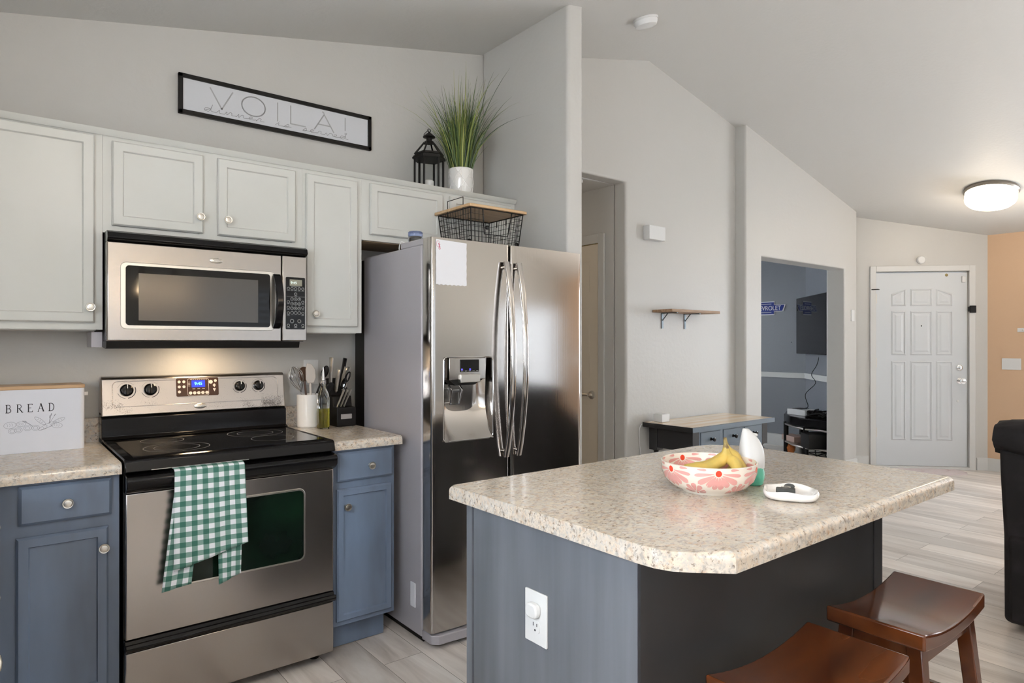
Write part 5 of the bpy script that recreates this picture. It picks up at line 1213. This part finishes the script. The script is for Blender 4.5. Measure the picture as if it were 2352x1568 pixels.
bm = bm_new(); lathe(bm, [(0, 0), (.042, 0), (.042, .02), (.034, .028), (0, .03)], (0, 0, 0), (0, -1, 0), 28); obj('sensor_body', bm, 'white', t)

# ================================================================== console table
tx0, tx1, ty0, ty1, tz = 3.772, 4.83, 2.755, 3.20, .742
ct_ = thing('console_table', 'black painted console table with three drawers and light wood top', 'table', (4.30, 2.98, 0))
bm = bm_new(); box(bm, tx0+.012, tx1-.012, ty0+.012, ty1-.005, tz-.010, tz); obj('wooden_top', bm, 'tabletop', ct_)
bm = bm_new(); box(bm, tx0, tx1, ty0, ty1, tz-.034, tz-.010)
for a in ((tx0, tx1, ty0, ty0+.012), (tx0, tx1, ty1-.006, ty1), (tx0, tx0+.012, ty0, ty1), (tx1-.012, tx1, ty0, ty1)): box(bm, a[0], a[1], a[2], a[3], tz-.011, tz-.0005)
obj('top_frame', bm, 'bluetable', ct_, bev=.002)
ax0, ax1, ay0, ay1, az0, az1 = tx0+.055, tx1-.055, ty0+.04, ty1-.03, tz-.182, tz-.034
bm = bm_new(); box(bm, ax0, ax1, ay0, ay1, az0, az1); obj('apron', bm, 'bluetable', ct_)
bm = bm_new(); box(bm, ax0-.003, ax1+.003, ay0-.0045, ay0-.0005, az0-.018, az1); box(bm, tx0+.001, tx1-.001, ty0-.003, ty0-.0002, tz-.034, tz-.001); obj('front_sheen', bm, 'sheentone', ct_, label='black front rail with window sheen painted in')  # thin front strips carrying the window sheen as colour
for i in range(3):
    a = ax0+.085+i*.275; bm = bm_new(); box(bm, a, a+.235, ay0-.010, ay0+.01, az0+.03, az1-.014); d = obj('drawer', bm, 'sheentone', ct_, bev=.002)
    bm = bm_new(); lathe(bm, [(0, 0), (.012, 0), (.007, .008), (.007, .018), (.015, .026), (.015, .032), (0, .036)], (a+.118, ay0-.010, (az0+az1)/2+.006), (0, -1, 0), 16); obj('knob', bm, 'black', d)
for x in (ax0+.03, ax1-.03):
    for y in (ay0+.03, ay1-.03):
        bm = bm_new(); box(bm, x-.036, x+.036, y-.036, y+.036, az0-.02, az1)
        lathe(bm, [(0, az0-.02), (.028, az0-.02), (.018, az0-.032), (.018, az0-.042), (.036, az0-.06), (.044, az0-.085), (.042, az0-.12), (.026, az0-.165), (.020, az0-.18), (.030, az0-.19), (.024, az0-.205), (.032, az0-.28), (.034, .16), (.022, .05), (.032, .03), (.028, .001), (0, .001)], (x, y, 0), n=28); obj('leg', bm, 'bluetable', ct_)
t = thing('power_adapter', 'small white cube charger on the left end of the console table', 'charger', (3.90, 3.12, tz+.001))
bm = bm_new(); box(bm, 3.855, 3.945, 3.085, 3.165, tz+.001, tz+.06); obj('charger_body', bm, 'white', t, bev=.004); bm = bm_new(); cyl(bm, (3.945, 3.11, tz+.035), (3.948, 3.11, tz+.035), .006); obj('port', bm, 'blackm', t)
bm = bm_new(); tube(bm, smooth([(3.84, 3.17, .742), (3.765, 3.21, .715), (3.75, 3.211, .60), (3.79, 3.211, .42), (3.85, 3.211, .32)], 6), .004, 6); single('charger_cord', bm, 'white', 'thin white cord hanging down the left side of the console table', 'cord')

# ================================================================== den: television, stand, enamel sign
TVM = Matrix.Translation((7.52, 4.02, 0)) @ Matrix.Rotation(-3*PI/4, 4, 'Z')   # local x from left edge to the right, front = -y
tv = thing('television', 'black flat television angled on the grey den wall', 'television', (7.90, 4.215, 1.197), math.radians(-135), local=True)
bm = bm_new(); box(bm, 0, 1.12, 0, .045, 0, .69); obj('tv_body', bm, 'black', tv, bev=.006)
bm = bm_new(); box(bm, .035, 1.085, -.002, .002, .05, .655); obj('screen', bm, 'blackglass', tv)
bm = bm_new(); box(bm, .40, .72, .045, .10, .2, .45); obj('wall_mount', bm, 'blackm', tv)
bm = bm_new()
d2 = Vector((-.7071, -.7071, 0)); p0 = Vector((7.52, 4.02, 0))+d2*.30+Vector((.05, -.03, 0))
def q_(px, py, d):    # a point at depth d seen at that place
    fw = Vector((math.cos(math.radians(51.6)), math.sin(math.radians(51.6)), 0)); rt_ = Vector((fw.y, -fw.x, 0))
    p = fw*d+rt_*((px-1176)/1500*d); p.z = 1.327-(py-788)*d/1500; return p
cab_pts = [(7.3, 3.9, 1.21), (7.26, 3.86, 1.10), (7.33, 3.93, 1.00), (7.31, 3.90, .88), (7.38, 4.0, .78), (7.36, 3.97, .68), (7.34, 3.94, .66)]
cab_pts = [tuple(q_(x, y, 7.75)) for x, y in ((1883, 812), (1876, 838), (1864, 860), (1873, 880), (1850, 905), (1856, 932), (1848, 938))]
tube(bm, smooth(cab_pts, 6), .004, 6); inv = (Matrix.Translation(tv.location) @ Matrix.Rotation(math.radians(-135), 4, 'Z')).inverted(); bmesh.ops.transform(bm, matrix=inv, verts=bm.verts); obj('power_cord', bm, 'blackm', tv)
st = thing('tv_stand', 'black and silver rounded tv stand with open shelves in the den', 'tv stand', (7.45, 3.72, 0))
sxy = [q_(1801, 950, 7.7), q_(1806, 950, 8.0), q_(1840, 950, 8.25), q_(1960, 950, 7.2), q_(1935, 950, 6.75), q_(1880, 950, 7.05), q_(1850, 950, 7.15), q_(1820, 950, 7.38)]
sp = [(p.x, p.y) for p in sxy]
cxs = sum(p[0] for p in sp)/8; cys = sum(p[1] for p in sp)/8
bm = bm_new(); prism(bm, sp, .40, .50, 'z'); obj('top_shelf', bm, 'black', st, bev=.01)
for z in (.375, .17, .02): bm = bm_new(); prism(bm, [(cxs+(x-cxs)*1.02, cys+(y-cys)*1.02) for x, y in sp], z, z+.018, 'z'); obj('shelf', bm, 'satin', st, bev=.004)
for i in (0, 6, 4, 2):
    x, y = cxs+(sp[i][0]-cxs)*.92, cys+(sp[i][1]-cys)*.92; bm = bm_new(); cyl(bm, (x, y, .001), (x, y, .41), .028, n=20); obj('post', bm, 'blackm', st)
def rot_box(name, label, cat, c, sz, rz, mt, **k):
    t = thing(name, label, cat, c, rz, local=True); bm = bm_new(); box(bm, -sz[0]/2, sz[0]/2, -sz[1]/2, sz[1]/2, 0, sz[2]); obj(name+'_body', bm, mt, t, bev=.004); return t
g = q_(1843, 950, 7.55); gc = rot_box('game_console', 'flat white box with black top slot on the tv stand', 'console', (g.x, g.y, .501), (.20, .26, .065), math.radians(-15), 'white')
bm = bm_new(); box(bm, -.05, .08, -.02, .10, .0655, .070); obj('top_slot', bm, 'blackm', gc)
rnd2 = random.Random(5)
def tangle(label, c, r, n, w=.006, sc=(1, 1, .5)):
    bm = bm_new(); pts = [Vector((c[0]+r*sc[0]*rnd2.uniform(-1, 1), c[1]+r*sc[1]*rnd2.uniform(-1, 1), c[2]+r*sc[2]*rnd2.uniform(0, 1.6))) for i in range(n)]
    tube(bm, smooth(pts, 6), w, 6); single('cable_tangle', bm, 'blackm', label, 'cables')
g = q_(1880, 950, 7.25); tangle('black tangle of cables and controllers on top of the tv stand', (g.x, g.y, .508), .10, 26, .011)
g = q_(1888, 1000, 7.3); tangle('loose black cables hanging on the lower shelf of the tv stand', (g.x, g.y, .045), .10, 14, .005, (1, 1, .7))
g = q_(1880, 980, 7.1); rot_box('receiver', 'black receiver box on the middle shelf of the tv stand', 'receiver', (g.x, g.y, .1885), (.30, .22, .16), math.radians(-40), 'blackm')
g = q_(1822, 950, 7.62); rot_box('cardboard_box', 'pinkish tan flat box on the middle shelf at the left of the stand', 'box', (g.x, g.y, .1885), (.13, .30, .065), math.radians(-35), 'pinkbox')
g = q_(1815, 1010, 7.68); t = thing('orange_vase', 'glossy orange vase on the bottom shelf of the tv stand', 'vase', (g.x, g.y, .0385)); bm = bm_new(); lathe(bm, [(0, 0), (.035, 0), (.055, .03), (.06, .07), (.045, .11), (.03, .125), (0, .125)], (g.x, g.y, .0385), n=24); obj('vase_body', bm, 'orange', t)
# bow-tie enamel sign on the far grey wall (x = 8), facing -x
sgn = thing('enamel_sign', 'blue and white bow-tie shaped metal sign on the grey den wall', 'sign', (7.999, 4.67, 1.786), -PI/2, local=True)
S = .245; BT = [(-1, -.20), (-.42, -.20), (-.42, -.42), (.42-.06, -.42), (.42, -.20), (.9, -.20), (1.05, .20), (.42, .20), (.42, .42), (-.36, .42), (-.42, .20), (-1.05+.2, .20)]
BT = [(-1.05, -.17), (-.44, -.17), (-.44, -.34), (.44, -.34), (.44, -.17), (.92, -.17), (1.05, .17), (.44, .17), (.44, .34), (-.44, .34), (-.44, .17), (-.92, .17)]
bm = bm_new(); prism(bm, [(x*S*1.03, z*S*1.06) for x, z in BT], -.010, -.001); obj('silver_border', bm, 'paper', sgn)
bm = bm_new(); prism(bm, [(x*S*.97, z*S*.93) for x, z in BT], -.014, -.009); obj('blue_field', bm, 'bluesign', sgn)
bm = text_bm('CHEVROLET', .082, T((0, -.015, -.002)), .002, .90); obj('lettering', bm, 'paper', sgn)
bm = bm_new(); ribbon(bm, [(-.07, .055), (.07, .055)], .006, -.014, .001); ribbon(bm, [(-.07, -.055), (.07, -.055)], .006, -.014, .001); obj('stripes', bm, 'paper', sgn)
bm = bm_new(); lathe(bm, [(0, 0), (.006, 0), (0, .004)], (7.999, 4.33, 1.34), (-1, 0, 0), 8); single('wall_nail', bm, 'blackm', 'tiny dark nail in the grey wall below the television', 'nail')

# ================================================================== sofa back and door mat
sf = thing('sofa', 'black velvet sofa back at the right edge of the photo', 'sofa', (4.15, 0, 0))
bm = bm_new(); prof = [(3.70, .03), (3.655, .05), (3.648, .44), (3.60, .70), (3.585, .845), (3.70, .87), (4.55, .45), (4.55, .03)]
prism(bm, prof, -1.1, .955, 'y'); 
obj('sofa_body', bm, 'velvet', sf, bev=.02, seg=3)
bm = bm_new(); prism(bm, [(3.642, .05), (3.636, .44), (3.66, .46), (3.68, .05)], -1.06, .93, 'y'); obj('back_skirt', bm, 'velvet', sf, bev=.012, seg=2)
for k in range(3):
    bm = bm_new(); n = 26; rows = []
    y1 = .975-.68*k; y0 = y1-.67
    for i in range(13):
        s = i/12; y = y0+(y1-y0)*s; e = min(s, 1-s); sc_ = .80+.20*min(1, (e/.12))**.5 if e < .12 else 1; rr2 = []
        for j in range(n):
            a = 2*PI*j/n; x = 3.655+.10*sc_*math.copysign(abs(math.cos(a))**.8, math.cos(a)); z = .895+.082*sc_*math.copysign(abs(math.sin(a))**.8, math.sin(a)); w_ = .006*math.sin(a*5+s*14)+.004*math.sin(a*9-s*23)
            rr2.append(bm.verts.new((x+w_, y, z+w_)))
        rows.append(rr2)
    for a, b in zip(rows, rows[1:]):
        for j in range(n): bm.faces.new((a[j], a[(j+1) % n], b[(j+1) % n], b[j]))
    bm.faces.new(rows[0][::-1]); bm.faces.new(rows[-1]); obj('head_cushion', bm, 'velvet', sf, ang=60)
bm = bm_new(); box(bm, 3.75, 4.5, -1.0, .9, .001, .05); obj('sofa_base', bm, 'blackm', sf)
dm = thing('door_mat', 'small pale rounded mat on the floor in front of the door', 'mat', (7.66, 2.52, 0))
bm = bm_new(); c = Vector((7.56, 2.63, 0)); u_ = Vector((.7071, -.7071, 0)); v_ = Vector((.7071, .7071, 0))
L_m = []
for a in [2*PI*i/40 for i in range(40)]:
    uu = .36*math.copysign(abs(math.cos(a))**.6, math.cos(a)); vv = .19*math.copysign(abs(math.sin(a))**.75, math.sin(a)); p = c+u_*uu+v_*vv; L_m.append((p.x, p.y))
prism(bm, L_m, .001, .010, 'z'); obj('mat_body', bm, 'mat', dm)

# ================================================================== pendant and added fill lamps behind the camera
pd = thing('pendant_lamp', 'pendant lamp with clear glass shades behind the camera, seen as reflection', 'pendant lamp', (1.07, -1.2, cz(1.07)))
bm = bm_new(); lathe(bm, [(0, 0), (.06, 0), (.06, .02), (0, .03)], (1.07, -1.2, cz(1.07)), (0, 0, -1), 24); box(bm, .77, 1.37, -1.22, -1.18, 2.05, 2.08); cyl(bm, (1.07, -1.2, 2.07), (1.07, -1.2, cz(1.07)), .008); obj('lamp_bar', bm, 'blackm', pd)
for i, x in enumerate((.80, 1.07, 1.34)):
    bm = bm_new(); lathe(bm, [(.02, .22), (.035, .17), (.06, .08), (.09, 0)], (x, -1.2, 1.80), n=24); obj('glass_shade', bm, 'glass_thin', pd)
    bm = bm_new(); sphere(bm, (x, -1.2, 1.86), .022); cyl(bm, (x, -1.2, 1.87), (x, -1.2, 1.92), .012); obj('bulb', bm, 'bulb', pd)
    cyl_b = bm_new(); cyl(cyl_b, (x, -1.2, 1.92), (x, -1.2, 2.06), .012); obj('socket_stem', cyl_b, 'blackm', pd)
    point('pendant_glow', (x, -1.2, 1.82), 5, (1, .70, .42), .03)

# added uplighters, unseen, bounce fill off the ceiling behind the camera
for (x, y, pw, lab) in ((.5, -2.3, 40, 'added white bowl fill uplighter behind the camera, nearest the kitchen'), (2.7, -1.9, 34, 'added white bowl fill uplighter behind the camera, second from the kitchen'), (5.3, -1.7, 34, 'added white bowl fill uplighter behind the camera, beside the sofa'), (7.1, -1.6, 20, 'added white bowl fill uplighter behind the camera, next to the tan wall')):
    t = thing('fill_uplighter', lab, 'fill lamp', (x, y, 0), 0, local=True)
    bm = bm_new(); lathe(bm, [(0, 1.0), (.06, 1.01), (.15, 1.06), (.19, 1.12), (.18, 1.12), (.14, 1.07), (.05, 1.025), (0, 1.02)], n=32); obj('bowl', bm, 'white', t)
    bm = bm_new(); lathe(bm, [(0, 0.001), (.14, .001), (.14, .015), (.012, .03), (.012, 1.0), (0, 1.0)], n=24); obj('stand', bm, 'blackm', t)
    area('uplighter_fill', (x, y, 1.10), (PI, 0, 0), .28, .28, pw, (1, .93, .83))

kl = thing('kitchen_fill_lamp', 'added round fill lamp above the camera in the kitchen', 'ceiling light', (.35, .3, cz(.35)-.05))  # added unseen lamp, fill for counters and floor
bm = bm_new(); lathe(bm, [(0, .0), (.15, .0), (.16, .02), (.13, .06), (0, .07)], (.35, .3, cz(.19)-.02), (0, 0, -1), 32); obj('glass_shade', bm, 'emitlamp', kl)
point('kitchen_fill', (.35, .3, cz(.35)-.22), 19, (1, .84, .66), .10)
